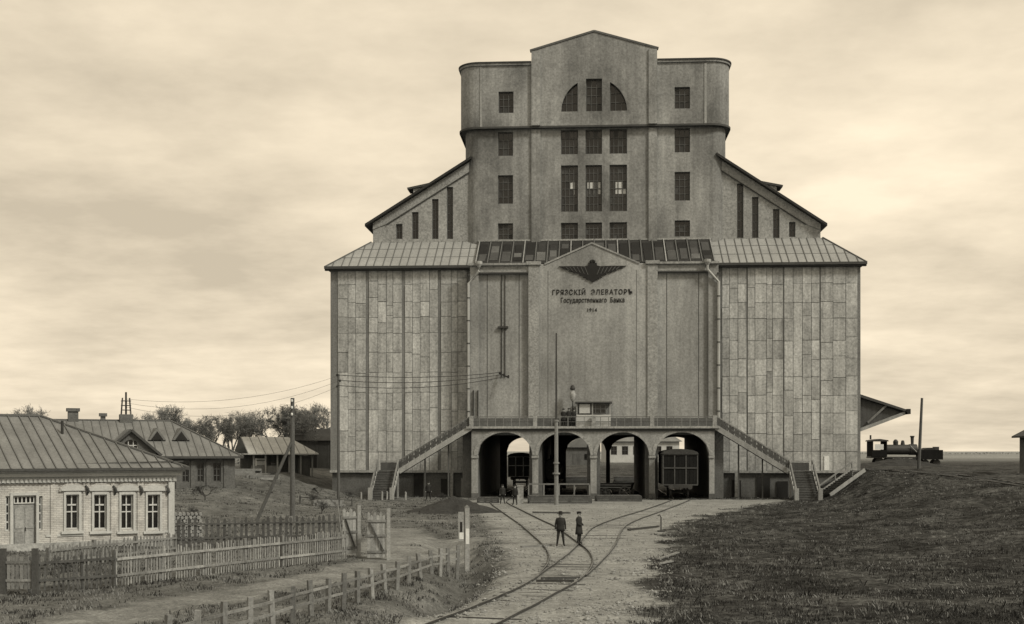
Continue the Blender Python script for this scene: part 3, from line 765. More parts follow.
# --- side stairs: long flight along the front, landing, short flight towards the viewer
def stair(sgn, px_top, px_land, px_out):
    st_y0, st_y1 = LA-.1, LA+1.35
    xt, xl, xo = X(px_top, LA), X(px_land, LA), X(px_out, LA); zl_ = 2.75
    st = MB()
    for y in (st_y0,): st.bar((xt, y, zrl-.12), (xl, y, zl_-.1), .16, .5)
    s_ = st.build('stair_stringer', M['wood_pale'], EL)
    MB().bar((xt, st_y1, zrl-.12), (xl, st_y1, zl_-.1), .14, .45).build('stair_stringer', M['wood_dark'], EL)
    n = 22; tr = MB().box(-abs(xl-xt)/n/2-.04, abs(xl-xt)/n/2+.02, st_y0+.09, st_y1-.08, -.03, .03).mesh('tread', M['wood_dark'])
    for k in range(n):
        t = (k+.5)/n; link('tread', tr, EL, (xt+(xl-xt)*t, 0, zrl+(zl_-zrl)*t))
    for y in (st_y0, st_y1):
        MB().bar((xt, y, zrl+1.0), (xl, y, zl_+1.0), .09, .11).build('handrail', M['wood_grey'], EL)
        MB().bar((xt, y, zrl+.55), (xl, y, zl_+.55), .06, .12).build('mid_rail', M['wood_dark'], EL)
        nb = 27 if y == st_y0 else 14
        for k in range(nb):
            t = k/(nb-1)
            MB().box(-.1, .1, -.02, .02, 0, .9).build('baluster', M['wood_dark'], EL, (xt+(xl-xt)*t, y, zrl+(zl_-zrl)*t+.06))
    # brace posts below
    for t in (.33, .66):
        x = xt+(xl-xt)*t; z = zrl+(zl_-zrl)*t
        MB().box(x-.07, x+.07, st_y1-.2, st_y1-.08, -.3, z-.3).build('stair_post', M['wood_dark'], EL)
    # landing
    lo, hi = min(xl, xo), max(xl, xo)
    MB().box(lo, hi, st_y0, st_y1+.6, zl_-.2, zl_).build('landing', M['wood_dark'], EL)
    for x in (lo+.1, hi-.1):
        MB().box(x-.09, x+.09, st_y0-.1, st_y0+.08, -.3, zl_+1.15).build('landing_post', M['wood_pale'], EL)
    MB().box(lo, hi, st_y1+.45, st_y1+.55, zl_+.85, zl_+.98).build('landing_rail', M['wood_pale'], EL)
    MB().box(lo+.05, hi-.05, st_y1+.46, st_y1+.54, zl_+.01, zl_+.80).build('landing_panel', M['wood_dark'], EL)
    # forward flight
    run = 4.0; n = 12
    fl = MB().box(lo+.14, hi-.14, -run/n/2-.03, run/n/2, -.03, .03).mesh('tread', M['wood_dark'])
    rs = MB().box(lo+.14, hi-.14, -.015, .015, -zl_/n+.03, -.03).mesh('riser', M['wood_dark'])
    for k in range(n):
        t = (k+.5)/n
        link('tread', fl, EL, (0, st_y0-run*t, zl_*(1-t))); link('riser', rs, EL, (0, st_y0-run*t-run/n/2+.02, zl_*(1-t)))
    for x in (lo+.05, hi-.05):
        MB().bar((x, st_y0, zl_-.05), (x, st_y0-run, 0), .12, .36).build('stair_stringer', M['wood_pale'], EL)
        MB().bar((x, st_y0, zl_+1.05), (x, st_y0-run+.1, 1.0), .14, .2).build('balustrade_rail', M['wood_grey'], EL)
        for k in range(6):
            t = (k+.5)/6; MB().box(x-.03, x+.03, st_y0-run*t-.04, st_y0-run*t+.04, zl_*(1-t)+.1, zl_+1.0-(zl_+.05)*t).build('baluster', M['wood_dark'], EL)
        MB().box(x-.2, x+.2, st_y0-run-.25, st_y0-run+.13, -.2, 1.15).build('newel_post', M['wood_pale'], EL)
stair(-1, 471, 399, 377); stair(1, 716, 789, 813)
# --- doors and openings in the plinth, seen below the stairs
def plinth_door(pa, pb, pt, mt, pale=False):
    y = LW+.06
    o = MB().box(X(pa, y), X(pb, y), y, y+.12, -.1, ez(pt, y)).build('plinth_door', M[mt], EL)
    xa, xb = X(pa, y), X(pb, y)
    if pale:
        n = 4
        for k in range(1, n): MB().box(xa+(xb-xa)*k/n-.015, xa+(xb-xa)*k/n+.015, y-.012, y-.001, 0, ez(pt, y)-.1).build('board_joint', M['trim_dark'], o)
        MB().box((xa+xb)/2-.1, (xa+xb)/2+.1, y-.05, y-.013, .9, 1.25).build('lock_plate', M['iron'], o)
plinth_door(461, 472, 478, 'wood_pale', True); plinth_door(715.5, 723, 477.5, 'wood_pale', True)
for pa, pb, pt in ((414, 423, 474), (441, 447, 479), (757, 770, 477), (732, 741, 480), (777, 788, 481)): plinth_door(pa, pb, pt, 'black_paint')
for px in (452, 736):
    MB().box(X(px, LW)-.15, X(px, LW)+.15, LW-.3, LW+.2, -.3, 2.5).build('plinth_pier', M['stucco_light'], EL)
# --- rain pipes from the wing eaves
for p0, pv, sg in ((479, 468.3, -1), (707.5, 718.7, 1)):
    zt = ez(266, LB); xs, xv = X(p0, LB-.3), X(pv, LB-.3)
    pipe = MB().tube([(xs, LB-.35, zt), (xs, LB-.35, zt-.5), (xv, LB-.2, zt-1.7), (xv, LB-.2, zrl+.3)], .14, 8).build('rain_pipe', M['pipe'], EL)
    MB().lathe([(.12, -.1), (.34, .25), (.36, .5), (.3, .52)], 10, (xs, LB-.35, zt)).build('pipe_head', M['pipe'], pipe)
    for q in range(7): MB().lathe([(.18, 0), (.18, .1)], 8, (xv, LB-.2, zrl+1.5+q*2.3)).build('pipe_collar', M['trim_dark'], pipe)
# --- cable conduit with insulator brackets on the left panel
for px in (501.5, 504.8): MB().tube([(X(px, LB), LB+.28, ez(274, LB)), (X(px, LB), LB+.28, ez(377, LB))], .05, 6).build('conduit', M['iron'], EL)
MB().box(X(498, LB), X(508, LB), LB+.05, LB+.33, ez(327.5, LB), ez(325.5, LB)).build('conduit_bracket', M['iron'], EL)
MB().bar((X(499, LB), LB+.2, ez(372.5, LB)), (X(509.5, LB), LB-1.0, ez(378, LB)), .1, .12).build('insulator_arm', M['iron'], EL)
for q in range(3): MB().lathe([(.05, 0), (.1, .08), (.1, .2), (.04, .28)], 8, (X(500, LB)+q*.45, LB+.1-q*.4, ez(374, LB)-q*.2)).build('insulator', M['black_paint'], EL)
MB().tube([(X(473.5, LB), LB-.1, ez(390, LB)), (X(473.5, LB), LB-.1, zrl)], .07, 6).build('conduit', M['iron'], EL)
MB().tube([(X(478, LB), LB-.1, ez(390, LB)), (X(478, LB), LB-.1, zrl)], .07, 6).build('conduit', M['iron'], EL)
# --- loading canopy on the right flank
xw = wr1; zA, zB_, zC = E.Z(861, 394, LW), E.Z(908, 410, LW), E.Z(861, 430, LW); xo = X(909, LW)
for (y0, y1) in ((LW+.2, BACK-1),):
    MB().prism([(xw+.002, zA), (xo, zB_), (xo, zB_-.22), (xw+.002, zA-.3)], y0, y1).build('canopy_roof', M['trim_dark'], EL)
    MB().box(xo-.15, xo+.2, y0-.1, y1+.1, zB_-.4, zB_+.12).build('canopy_gutter', M['black_paint'], EL)
for k in range(6):
    y = LW+.45+k*5.4
    MB().bar((xw+.01, y, zC), (xo-.3, y, zB_-.3), .22, .32).build('canopy_beam', M['wood_pale'], EL)
    MB().bar((xw+.8, y, zC+.75), (xw+2.7, y, zA-1.1), .16, .2).build('canopy_brace', M['wood_grey'], EL)
    MB().prism([(xw+.002, zA-.31), (xo-.5, zB_-.25), (xo-.6, zB_-.32), (xw+.002, zC+.2)], y+.2, y+.26).build('canopy_boarding', M['wood_dark'], EL)
MB().box(X(824, LW), X(829, LW), LW-.14, LW-.09, 2.75, 4.2).build('notice_panel', M['white_paint'], EL)

# ------------------------------------------------------------------ gallery booth, lamp
zg = zrl
bo = empty('ticket_booth', (*E.world(X(593.5, LA+.6), LA+1.0), zg), E.a, 'pale wooden booth with a dark window on the gallery above the arches', 'booth')
bw_ = (X(611, LA)-X(576.5, LA))/2
MB().box(-bw_, bw_, -.75, .75, .002, 1.15).build('lower_wall', M['trim_plaster'], bo)
for x in (-bw_+.06, -.1, bw_-.06): MB().box(x-.06, x+.06, -.74, -.62, 1.152, 2.3).build('post', M['wood_pale'], bo)
MB().box(-bw_+.02, bw_-.02, .6, .74, 1.152, 2.3).build('back_wall', M['wood_grey'], bo)
MB().box(-bw_-.12, bw_+.12, -.95, .95, 2.301, 2.45).build('roof', M['trim_dark'], bo)
MB().box(-bw_+.3, -.35, -.66, -.6, 1.3, 2.2).build('side_panel', M['plaster_pale'], bo)
window(bo, -.3, bw_-.5, 1.25, 2.2, -.64, 3, 2)
wx, wy = E.world(X(572.5, LA+.4), LA+1.2)
lp = empty('gallery_lamp', (wx, wy, zg), E.a, 'lamp with pale round globe on a thin post beside the booth', 'lamp')
MB().tube([(0, 0, .0), (0, 0, 2.5)], .05, 6).build('post', M['iron'], lp)
MB().lathe([(.06, 0), (.16, .15), (.3, .5), (.3, .8), (.2, 1.1), (.08, 1.2)], 10, (0, 0, 2.45)).build('globe', M['stucco_light'], lp, smooth=True)
MB().lathe([(.22, 0), (.26, .15), (.18, .42), (.05, .5)], 10, (0, 0, 3.66)).build('cap', M['iron'], lp)

# ------------------------------------------------------------------ brick dwelling house, bottom left
A1 = R(34)
H1 = Frame((-16.76, 62.0), A1); g1 = -.05
HO = empty('brick_house', (H1.P[0], H1.P[1], g1), A1, 'pale brick single-storey house with metal hip roof and four tall windows', 'house')
z1 = lambda px, py, ly=0: H1.Z(px, py, ly, g1)
zwall = z1(120, 476)
hw = []
for pa, pb in ((65.7, 78.7), (93.8, 106.5), (121, 133), (147.4, 159.6)):
    pm = (pa+pb)/2; hw.append((H1.X(pa), H1.X(pb), z1(pm, 529), z1(pm, 494.5)))
dr = (H1.X(13), H1.X(36), .1, z1(25, 495.5)); sl = [(H1.X(5.5), H1.X(10), z1(8, 531), z1(8, 496)), (H1.X(38), H1.X(42.5), z1(40, 530), z1(40, 496))]
XL = -14.0; DEP = 10.0
holes = [(a, b, c, d, False) for a, b, c, d in hw+sl+[dr]]
m = MB().wall(XL, 0, 0, -.4, zwall+.4, holes, .25)
m.quad((0, 0, -.4), (0, DEP, -.4), (0, DEP, zwall+.4), (0, 0, zwall+.4)); m.quad((0, DEP, -.4), (XL, DEP, -.4), (XL, DEP, zwall+.4), (0, DEP, zwall+.4)); m.quad((XL, DEP, -.4), (XL, 0, -.4), (XL, 0, zwall+.4), (XL, DEP, zwall+.4))
m.build('wall', M['brick_pale'], HO)
for a, b, c, d in hw:
    w = window(HO, a, b, c, d, .16, 2, 2, 'sash_pale', bar=.055, edge=.055)
    tz = c+(d-c)*.70
    MB().box(a+.1, b-.1, .08, .18, tz-.035, tz+.035).build('transom', M['sash_pale'], w)
    MB().box(a-.1, a-.002, -.07, -.001, c-.1, d+.12).box(b+.002, b+.1, -.07, -.001, c-.1, d+.12).box(a, b, -.07, -.001, d+.002, d+.14).build('surround', M['trim_plaster'], w)
    MB().box(a-.22, b+.22, -.14, -.001, c-.22, c-.101).build('sill', M['trim_plaster'], w)
    # carved hood with dark scroll brackets
    xm = (a+b)/2
    hp = [(a-.32, d+.16)]+[(xm+(b-a+.64)/2*math.cos(PI-t*PI/8), d+.22+.34*math.sin(t*PI/8)) for t in range(9)]+[(b+.32, d+.16)]
    MB().prism(hp, -.1, -.0015).build('hood', M['brick_pale'], w)
    MB().prism([(x, z-.09) if z > d+.25 else (x*.86+xm*.14, z+.02) for x, z in hp], -.125, -.101).build('hood_carving', M['trim_plaster'], w)
    MB().tube([(b+.36, -.06, d-.02), (b+.42, -.14, d+.14), (b+.36, -.18, d+.30), (b+.28, -.12, d+.42)], [.05, .08, .07, .05], 6).build('bracket', M['wood_dark'], w)
for a, b, c, d in sl: window(HO, a, b, c, d, .16, 1, 4, 'sash_pale', bar=.07, edge=.06)
d0 = MB().box(dr[0]+.02, dr[1]-.02, .14, .2, .1, dr[3]-.42).build('door', M['wood_pale'], HO)
for k in range(2):
    xa = dr[0]+.1+(dr[1]-dr[0]-.1)*k/2; xb = xa+(dr[1]-dr[0])/2-.15
    for za_, zb in ((.3, 1.0), (1.15, dr[3]-.6)): MB().box(xa, xb, .11, .139, za_, zb).build('door_panel', M['wood_pale'], d0)
MB().tube([((dr[0]+dr[1])/2+.06, .1, 1.02), ((dr[0]+dr[1])/2+.06, .1, 1.2)], .025, 6).build('handle', M['iron'], d0)
window(HO, dr[0]+.05, dr[1]-.05, dr[3]-.38, dr[3]-.02, .15, 5, 1, 'sash_pale', bar=.06, edge=.05)
MB().box(dr[0]-.13, dr[0]-.003, -.06, -.001, .05, dr[3]+.13).box(dr[1]+.003, dr[1]+.13, -.06, -.001, .05, dr[3]+.13).box(dr[0], dr[1], -.06, -.001, dr[3]+.003, dr[3]+.13).build('door_surround', M['trim_plaster'], HO)
for k in range(2): MB().box(dr[0]-.3, dr[1]+.3, -.45-.3*k, -.01-.0*k, -.3, .1-.16*k-.002*k).build('door_step', M['stucco_light'], HO)
# plinth, belt course, pilasters, frieze, dentils, cornice
MB().box(XL-.05, .06, -.07, -.002, -.4, .45).build('plinth', M['stucco_light'], HO)
zb = z1(120, 533)
for xa, xb in ((XL, dr[0]-.6), (sl[1][1]+.15, 0)): MB().box(xa, xb, -.05, -.0015, zb-.06, zb+.04).build('belt_course', M['trim_plaster'], HO)
for x in [0-.16] + [(hw[k][1]+hw[k+1][0])/2 for k in range(3)] + [hw[0][0]-.55]:
    MB().box(x-.15, x+.15, -.10 if x > -.2 else -.055, -.0012, .451, zwall-.3).build('pilaster', M['trim_plaster' if x > -.2 else 'brick_pale'], HO)
MB().box(XL, .08, -.12, -.003, zwall-.28, zwall+.0).build('frieze', M['trim_plaster'], HO)
dm = MB().box(-.055, .055, -.06, 0, -.16, 0).mesh('dentil', M['trim_plaster'])
for k in range(62): link('dentil', dm, HO, (-.05-k*.2, -.121, zwall-.10))
MB().box(XL-.1, .3, -.3, -.004, zwall+.002, zwall+.2).build('cornice', M['trim_plaster'], HO)
MB().box(XL-.1, .42, -.45, -.005, zwall+.202, zwall+.34).build('cornice_top', M['trim_plaster'], HO)
# hip roof with standing seams
ze, oh, zrg = zwall+.36, .55, 6.45-g1
xr = -5.2; ym = DEP/2
rm = MB()
rm.quad((XL-oh, -oh, ze), (oh, -oh, ze), (xr, ym, zrg), (XL-oh, ym, zrg)); rm.quad((oh, -oh, ze), (oh, DEP+oh, ze), (xr, ym, zrg)); rm.quad((oh, DEP+oh, ze), (XL-oh, DEP+oh, ze), (XL-oh, ym, zrg), (xr, ym, zrg))
rm.quad((XL-oh, -oh, ze-.02), (oh, -oh, ze-.02), (oh, DEP+oh, ze-.02), (XL-oh, DEP+oh, ze-.02))
rf = rm.build('roof', M['roof_old'], HO)
for k in range(29):
    x = oh-.3-k*.5+random.uniform(-.05, .05); t = min(1, (oh-x)/(oh-xr))
    MB().bar((x, -oh, ze+.03), (x, -oh+(ym+oh)*t, ze+.03+(zrg-ze)*t), .045, .07).build('roof_seam', M['seam'], rf)
for k in range(1, 18):
    y = -oh+(DEP+2*oh)*k/18; t = 1-abs(y-ym)/(ym+oh)
    MB().bar((oh, y, ze+.03), (oh+(xr-oh)*t, y, ze+.03+(zrg-ze)*t), .045, .07).build('roof_seam', M['seam'], rf)
MB().bar((oh, -oh, ze+.05), (xr, ym, zrg+.05), .12, .08).build('hip_cap', M['seam'], rf)
MB().bar((xr, ym, zrg+.05), (XL-oh, ym, zrg+.05), .16, .1).build('ridge_cap', M['seam'], rf)
MB().bar((XL-oh, -oh-.05, ze-.02), (oh+.05, -oh-.05, ze-.02), .1, .12).build('gutter', M['trim_dark'], rf)
MB().bar((-11, .1, ze+.1), (oh-.1, -oh+.5, ze+.34), .04, .06).build('snow_board', M['trim_dark'], rf)
px_, py_ = -4.6, 3.1
MB().tube([(px_, py_, ze+1.2), (px_, py_, ze+2.35)], .07, 8).build('flue_pipe', M['iron'], rf)
# ------------------------------------------------------------------ second, larger house behind it
A2 = R(24); P2 = ((235-512)/F_PX*108, 108.0); H2 = Frame(P2, A2); g2 = height(-26, 102)-.1
H2O = empty('long_house', (P2[0], P2[1], g2), A2, 'dark brick house with gable, two small dormers and chimney behind the pale house', 'house')
L2, D2 = 20.0, 11.0; e2 = H2.Z(232, 457, -.4, g2); r2 = H2.Z(160, 421, D2/2, g2)
wh = []
for pa, pb in ((182, 189), (197, 204), (213, 221)):
    wh.append((H2.X(pa), H2.X(pb), .9, 2.55, False))
m = MB().wall(-L2, 0, 0, -.6, e2-.1, wh, .25)
m.quad((0, 0, -.6), (0, D2, -.6), (0, D2, e2-.1), (0, 0, e2-.1)); m.quad((-L2, 0, -.6), (-L2, D2, -.6), (-L2, D2, e2-.1), (-L2, 0, e2-.1))
m.build('wall', M['brick_dark'], H2O)
for h in wh: window(H2O, h[0], h[1], h[2], h[3], .2, 2, 3)
for px in (178, 193, 208.5, 226): MB().box(H2.X(px)-.2, H2.X(px)+.2, -.1, -.002, -.5, e2-.3).build('buttress', M['brick_dark'], H2O)
o2 = .6; hipx = -4.6
rm = MB(); y2 = D2/2
rm.quad((-L2-o2, -o2, e2), (o2, -o2, e2), (hipx, y2, r2), (-L2-o2, y2, r2)); rm.quad((o2, -o2, e2), (o2, D2+o2, e2), (hipx, y2, r2)); rm.quad((o2, D2+o2, e2), (-L2-o2, D2+o2, e2), (-L2-o2, y2, r2), (hipx, y2, r2)); rm.quad((-L2-o2, -o2, e2-.03), (o2, -o2, e2-.03), (o2, D2+o2, e2-.03), (-L2-o2, D2+o2, e2-.03))
rf = rm.build('roof', M['roof_old'], H2O)
for k in range(30):
    x = o2-.35-k*.68; t = min(1, (o2-x)/(o2-hipx))
    MB().bar((x, -o2, e2+.03), (x, -o2+(y2+o2)*t, e2+.03+(r2-e2)*t), .06, .08).build('roof_seam', M['seam'], rf)
MB().bar((o2, -o2, e2+.05), (hipx, y2, r2+.05), .14, .1).build('hip_cap', M['seam'], rf)
MB().bar((hipx, y2, r2+.05), (-L2-o2, y2, r2+.05), .16, .1).build('ridge_cap', M['seam'], rf)
MB().bar((-L2-o2, -o2-.06, e2-.02), (o2, -o2-.06, e2-.02), .12, .2).build('gutter', M['trim_dark'], rf)
slope = lambda y: e2+(r2-e2)*(y+o2)/(y2+o2)
# gabled porch front with an arched light
gxa, gxb = H2.X(100, -.8), H2.X(161, -.8); gm_ = H2.X(131, -.8); gz = H2.Z(131, 429.5, -.8, g2); ge = H2.Z(131, 455, -.8, g2)
ga = .75; gb = ge+.1
arcf = lambda x: gb+.55+math.sqrt(max(0, .62**2-(x-gm_)**2))
MB().wall(gxa+.4, gxb-.4, -.8, -.5, lambda x: gz-.15-(gz-ge)*abs(x-gm_)/((gxb-gxa)/2), [(gm_-.6, gm_+.6, gb+.3, arcf, True)], .25, extra=[gm_]).build('gable_front', M['brick_dark'], H2O)
window(H2O, gm_-.6, gm_+.6, gb+.3, gb+1.1, -.6, 3, 2, 'sash_pale', topfn=arcf)
for sg in (-1, 1):
    xe_ = gm_+sg*(gxb-gxa)/2
    mb = MB(); ys, yr = -1.1, y2*.72
    mb.quad((xe_, ys, ge), (gm_, ys, gz), (gm_, yr, gz), (xe_, -.1, ge)); mb.quad((xe_, ys, ge-.14), (gm_, ys, gz-.14), (gm_, ys, gz), (xe_, ys, ge)); mb.quad((xe_, ys, ge-.14), (gm_, ys, gz-.14), (gm_, yr, gz-.14), (xe_, -.1, ge-.14))
    g_ = mb.build('gable_roof', M['roof_old'], H2O)
    for k in range(1, 7):
        t = k/7; MB().bar((xe_, ys+t*1.0, ge+.03), (gm_, ys+t*(yr-ys), gz+.03), .05, .06).build('roof_seam', M['seam'], g_)
    MB().bar((xe_, ys-.02, ge-.04), (gm_, ys-.02, gz-.04), .06, .2).build('bargeboard', M['trim_dark'], g_)
for px in (156, 180):       # small triangular dormers
    x = H2.X(px, 2.6); y = 2.2; z = slope(y)
    d_ = MB().prism([(x-.75, z), (x, z+1.05), (x+.75, z)], y-.3, y+2.2).build('dormer', M['roof_old'], H2O)
    MB().prism([(x-.5, z+.05), (x, z+.75), (x+.5, z+.05)], y-.36, y-.305).build('dormer_louvre', M['black_paint'], d_)
def chimney(x, y, z0, z1_, w):
    c = MB().box(x-w, x+w, y-w*.7, y+w*.7, z0, z1_).build('chimney', M['brick_dark'], H2O)
    MB().box(x-w-.12, x+w+.12, y-w*.7-.12, y+w*.7+.12, z1_+.001, z1_+.28).build('chimney_cap', M['brick_dark'], c)
chimney(H2.X(73, y2), y2, r2-.6, r2+.75, .42); chimney(H2.X(103, y2), y2, r2-.5, r2+.35, .2)
# iron vent tower on the ridge
vx = H2.X(126, y2); vt = MB().box(vx-.55, vx+.55, y2-.4, y2+.4, r2-.6, r2+.55).build('vent_tower', M['brick_dark'], H2O)
for sx in (-1, 1):
    for sy in (-1, 1): MB().bar((vx+sx*.4, y2+sy*.3, r2+.55), (vx+sx*.3, y2+sy*.25, r2+2.0), .06, .06).build('tower_leg', M['iron'], vt)
for z in (.9, 1.3, 1.7): MB().box(vx-.4, vx+.4, y2-.32, y2+.32, r2+z, r2+z+.06).build('tower_ring', M['iron'], vt)
MB().tube([(vx, y2, r2+.55), (vx, y2, r2+2.5)], .09, 6).build('vent_pipe', M['iron'], vt)

# ------------------------------------------------------------------ open shed
A3 = R(24); P3 = ((313-512)/F_PX*140, 140.0); H3 = Frame(P3, A3); g3 = height(-24, 138)
SH = empty('open_shed', (P3[0], P3[1], g3), A3, 'open-fronted shed with pale hipped roof on posts left of the elevator', 'shed')
L3 = -H3.X(252); D3 = 6.4; e3 = H3.Z(300, 453.5, 0, g3); r3 = H3.Z(270, 437, D3/2, g3)
mb = MB(); mb.quad((-L3-.6, -.6, e3), (.5, -.6, e3), (-2.0, D3/2, r3), (-L3-.6, D3/2, r3)); mb.quad((.5, -.6, e3), (.5, D3+.6, e3), (-2.0, D3/2, r3)); mb.quad((.5, D3+.6, e3), (-L3-.6, D3+.6, e3), (-L3-.6, D3/2, r3), (-2.0, D3/2, r3)); mb.quad((-L3-.6, -.6, e3-.12), (.5, -.6, e3-.12), (.5, D3+.6, e3-.12), (-L3-.6, D3+.6, e3-.12)); mb.quad((-L3-.6, -.6, e3-.12), (.5, -.6, e3-.12), (.5, -.6, e3), (-L3-.6, -.6, e3))
r_ = mb.build('roof', M['roof_pale'], SH)
for k in range(9):
    x = .2-k*.95; t = min(1, (.5-x)/2.5); MB().bar((x, -.6, e3+.02), (x, -.6+(D3/2+.6)*t, e3+.02+(r3-e3)*t), .06, .05).build('roof_seam', M['roof_old'], r_)
for k in range(6): MB().box(-.14-k*L3/5.2, .02-k*L3/5.2, 0, .16, -.4, e3-.13).build('post', M['wood_pale'], SH)
MB().box(-L3, 0, D3-.2, D3, -.4, e3-.13).build('back_wall', M['wood_grey'], SH)
MB().box(-1.6, -.25, .3, .4, -.4, e3-.3).build('end_panel', M['wood_dark'], SH)
MB().box(-L3, -3.6, .2, .3, -.3, .8).build('low_boarding', M['wood_grey'], SH)
for k, (dx_, w_, h_, mt) in enumerate(((-5.6, .9, 1.6, 'white_paint'), (-4.2, .5, 1.2, 'wood_dark'))):
    c = empty('crate', (*H3.world(dx_, 1.6), g3), A3, ('tall white crate standing under the shed roof', 'small dark crate standing under the shed roof')[k], 'crate')
    MB().box(-w_/2, w_/2, -.4, .4, 0, h_).build('body', M[mt], c)
    for q in (.15, .5, .85): MB().box(-w_/2-.02, w_/2+.02, -.43, -.401, h_*q-.06, h_*q+.06).build('batten', M['wood_grey'], c)
# dark barn at the edge of the elevator
P4 = (at(291, 460, 178).x, 178.0); g4 = height(P4[0]+4, 180)
BN = empty('dark_barn', (P4[0], P4[1], g4), R(8), 'long dark timber barn half hidden behind the left elevator wing', 'barn')
MB().box(0, 12, 0, 7, -.5, 3.9).build('wall', M['wood_dark'], BN)
MB().prism_x([(-.5, 3.85), (3.5, 5.6), (7.5, 3.85)], -.4, 12.4).build('roof', M['roof_dark'], BN)
for k in range(8): MB().box(.7+k*1.5, .8+k*1.5, -.06, -.001, -.4, 3.8).build('board_batten', M['brick_dark'], BN)
MB().box(2.2, 3.6, -.05, -.002, 0, 2.2).build('door', M['black_paint'], BN)

# ------------------------------------------------------------------ fences
def lerp(a, b, t): return a+(b-a)*t
def picket_mesh(w, h, th, mt, pointed=True):
    p = [(-w/2, 0), (w/2, 0), (w/2, h-w*.8), (0, h), (-w/2, h-w*.8)] if pointed else [(-w/2, 0), (w/2, 0), (w/2, h), (-w/2, h)]
    return MB().prism(p, -th/2, th/2).mesh('picket', M[mt])
def picket_fence(name, label, pts, h, sp, w, mt, rail_mt, rails=(.3, .78), post_every=9, jit=.03, group=None, lift=.05, board=False):
    a, b = Vector(pts[0]), Vector(pts[1]); L_ = (b-a).length; ang = math.atan2(b.y-a.y, b.x-a.x)
    f = empty(name, (a.x, a.y, 0), ang, label, 'fence', group)
    n = int(L_/sp); ms = [picket_mesh(w, h*k, .022, mt) for k in (.95, 1.0, 1.04)]
    hz = lambda t: lerp(height(a.x, a.y), height(b.x, b.y), t)
    for k in range(n+1):
        t = k/n
        if random.random() < .03: continue
        o = link('picket', random.choice(ms), f, (L_*t+random.uniform(-.01, .01), 0, hz(t)+lift+random.uniform(-jit, jit)))
        o.rotation_euler = (random.uniform(-.02, .02), random.gauss(0, .022), 0)
    for q in rails:
        seg = 6
        for k in range(seg):
            t0, t1 = k/seg, (k+1)/seg
            MB().bar((L_*t0, -.045, hz(t0)+h*q+lift), (L_*t1, -.045, hz(t1)+h*q+lift), .05, .085).build('rail', M[rail_mt], f)
    k = 0
    while k <= n:
        t = k/n
        MB().box(L_*t-.07, L_*t+.07, .02, .15, hz(t)-.3, hz(t)+h+random.uniform(-.05, .12)).build('post', M['wood_grey'], f); k += post_every
    return f
gp = lambda px, py: ground_pt(px, py).xy
picket_fence('picket_fence', 'long pale picket fence in front of the brick house and lane', (gp(116, 585), gp(346, 561)), 1.2, .125, .055, 'fence_wood', 'fence_wood', post_every=16)
picket_fence('picket_fence', 'dark picket fence in front of the house door at far left', (gp(30, 589), gp(115, 585.5)), 1.25, .15, .065, 'wood_dark', 'wood_dark', post_every=11)
picket_fence('picket_fence', 'low grey picket fence running close along the brick house wall', (gp(50, 570), gp(176, 556)), .95, .2, .08, 'wood_grey', 'wood_grey', post_every=12)
picket_fence('board_fence', 'dark board fence with wide gaps behind the pale picket fence', (gp(178, 548), gp(346, 545)), 1.42, .27, .13, 'wood_dark', 'wood_dark', post_every=10, lift=.1)
# house gate at the far left: short dark gate between posts
hg = empty('garden_gate', (*gp(3, 592), 0), .05, 'dark garden gate between square posts at the left edge', 'gate')
for x in (0, 1.05): MB().box(x-.09, x+.09, -.09, .09, -.3, 1.45).build('post', M['wood_dark'], hg)
for k in range(6): MB().box(.14+k*.14, .23+k*.14, -.02, .02, .1, 1.15+.1*math.sin(k)).build('picket', M['wood_grey'], hg)
for z in (.35, .95): MB().box(.1, .96, -.05, -.021, z, z+.08).build('rail', M['wood_grey'], hg)
# the two open leaves of the yard gate, each on its own post
def gate_leaf(px_post, py, w, ang, label, flip):
    p = gp(px_post, py); z = height(p.x, p.y)
    g = empty('yard_gate', (p.x, p.y, z), ang, label, 'gate', 'open leaves of the yard gate')
    MB().box(-.08, .08, -.08, .08, -.4, 2.3).build('post', M['wood_pale'], g)
    MB().prism([(-.1, 2.301), (.1, 2.301), (0, 2.38)], -.1, .1).build('post_cap', M['wood_grey'], g)
    n = max(4, int(w/.13)); bw2 = w/n
    for k in range(n):
        h = 1.86+(.13 if k % 2 else 0)
        MB().prism([(-bw2/2+.005, 0), (bw2/2-.005, 0), (bw2/2-.005, h-.08), (0, h), (-bw2/2+.005, h-.08)], 0, .025).build('board', M['wood_pale'], g, (-.12-bw2*(k+.5), 0, .14))
    for z in (.35, 1.05, 1.68): MB().box(-w-.1, -.081, -.05, -.001, z, z+.1).build('ledger', M['wood_grey'], g)
    MB().bar((-.2, -.06, .45), (-w, -.06, 1.68), .03, .12, (0, 1, 0)).build('brace', M['wood_dark'], g)
    return g
gate_leaf(358.5, 558, .62, R(28), 'left open gate leaf of pale boards with diagonal brace', 0)
gate_leaf(388.5, 559.5, .80, R(8), 'right open gate leaf of pale boards with diagonal brace', 0)
st_ = empty('leaning_pole', (*gp(343, 556), 0), 0, 'thin pole leaning against the left gate leaf', 'pole')
MB().tube([(0, 0, .1), (-.25, .1, 2.35)], .03, 6).build('shaft', M['wood_grey'], st_)
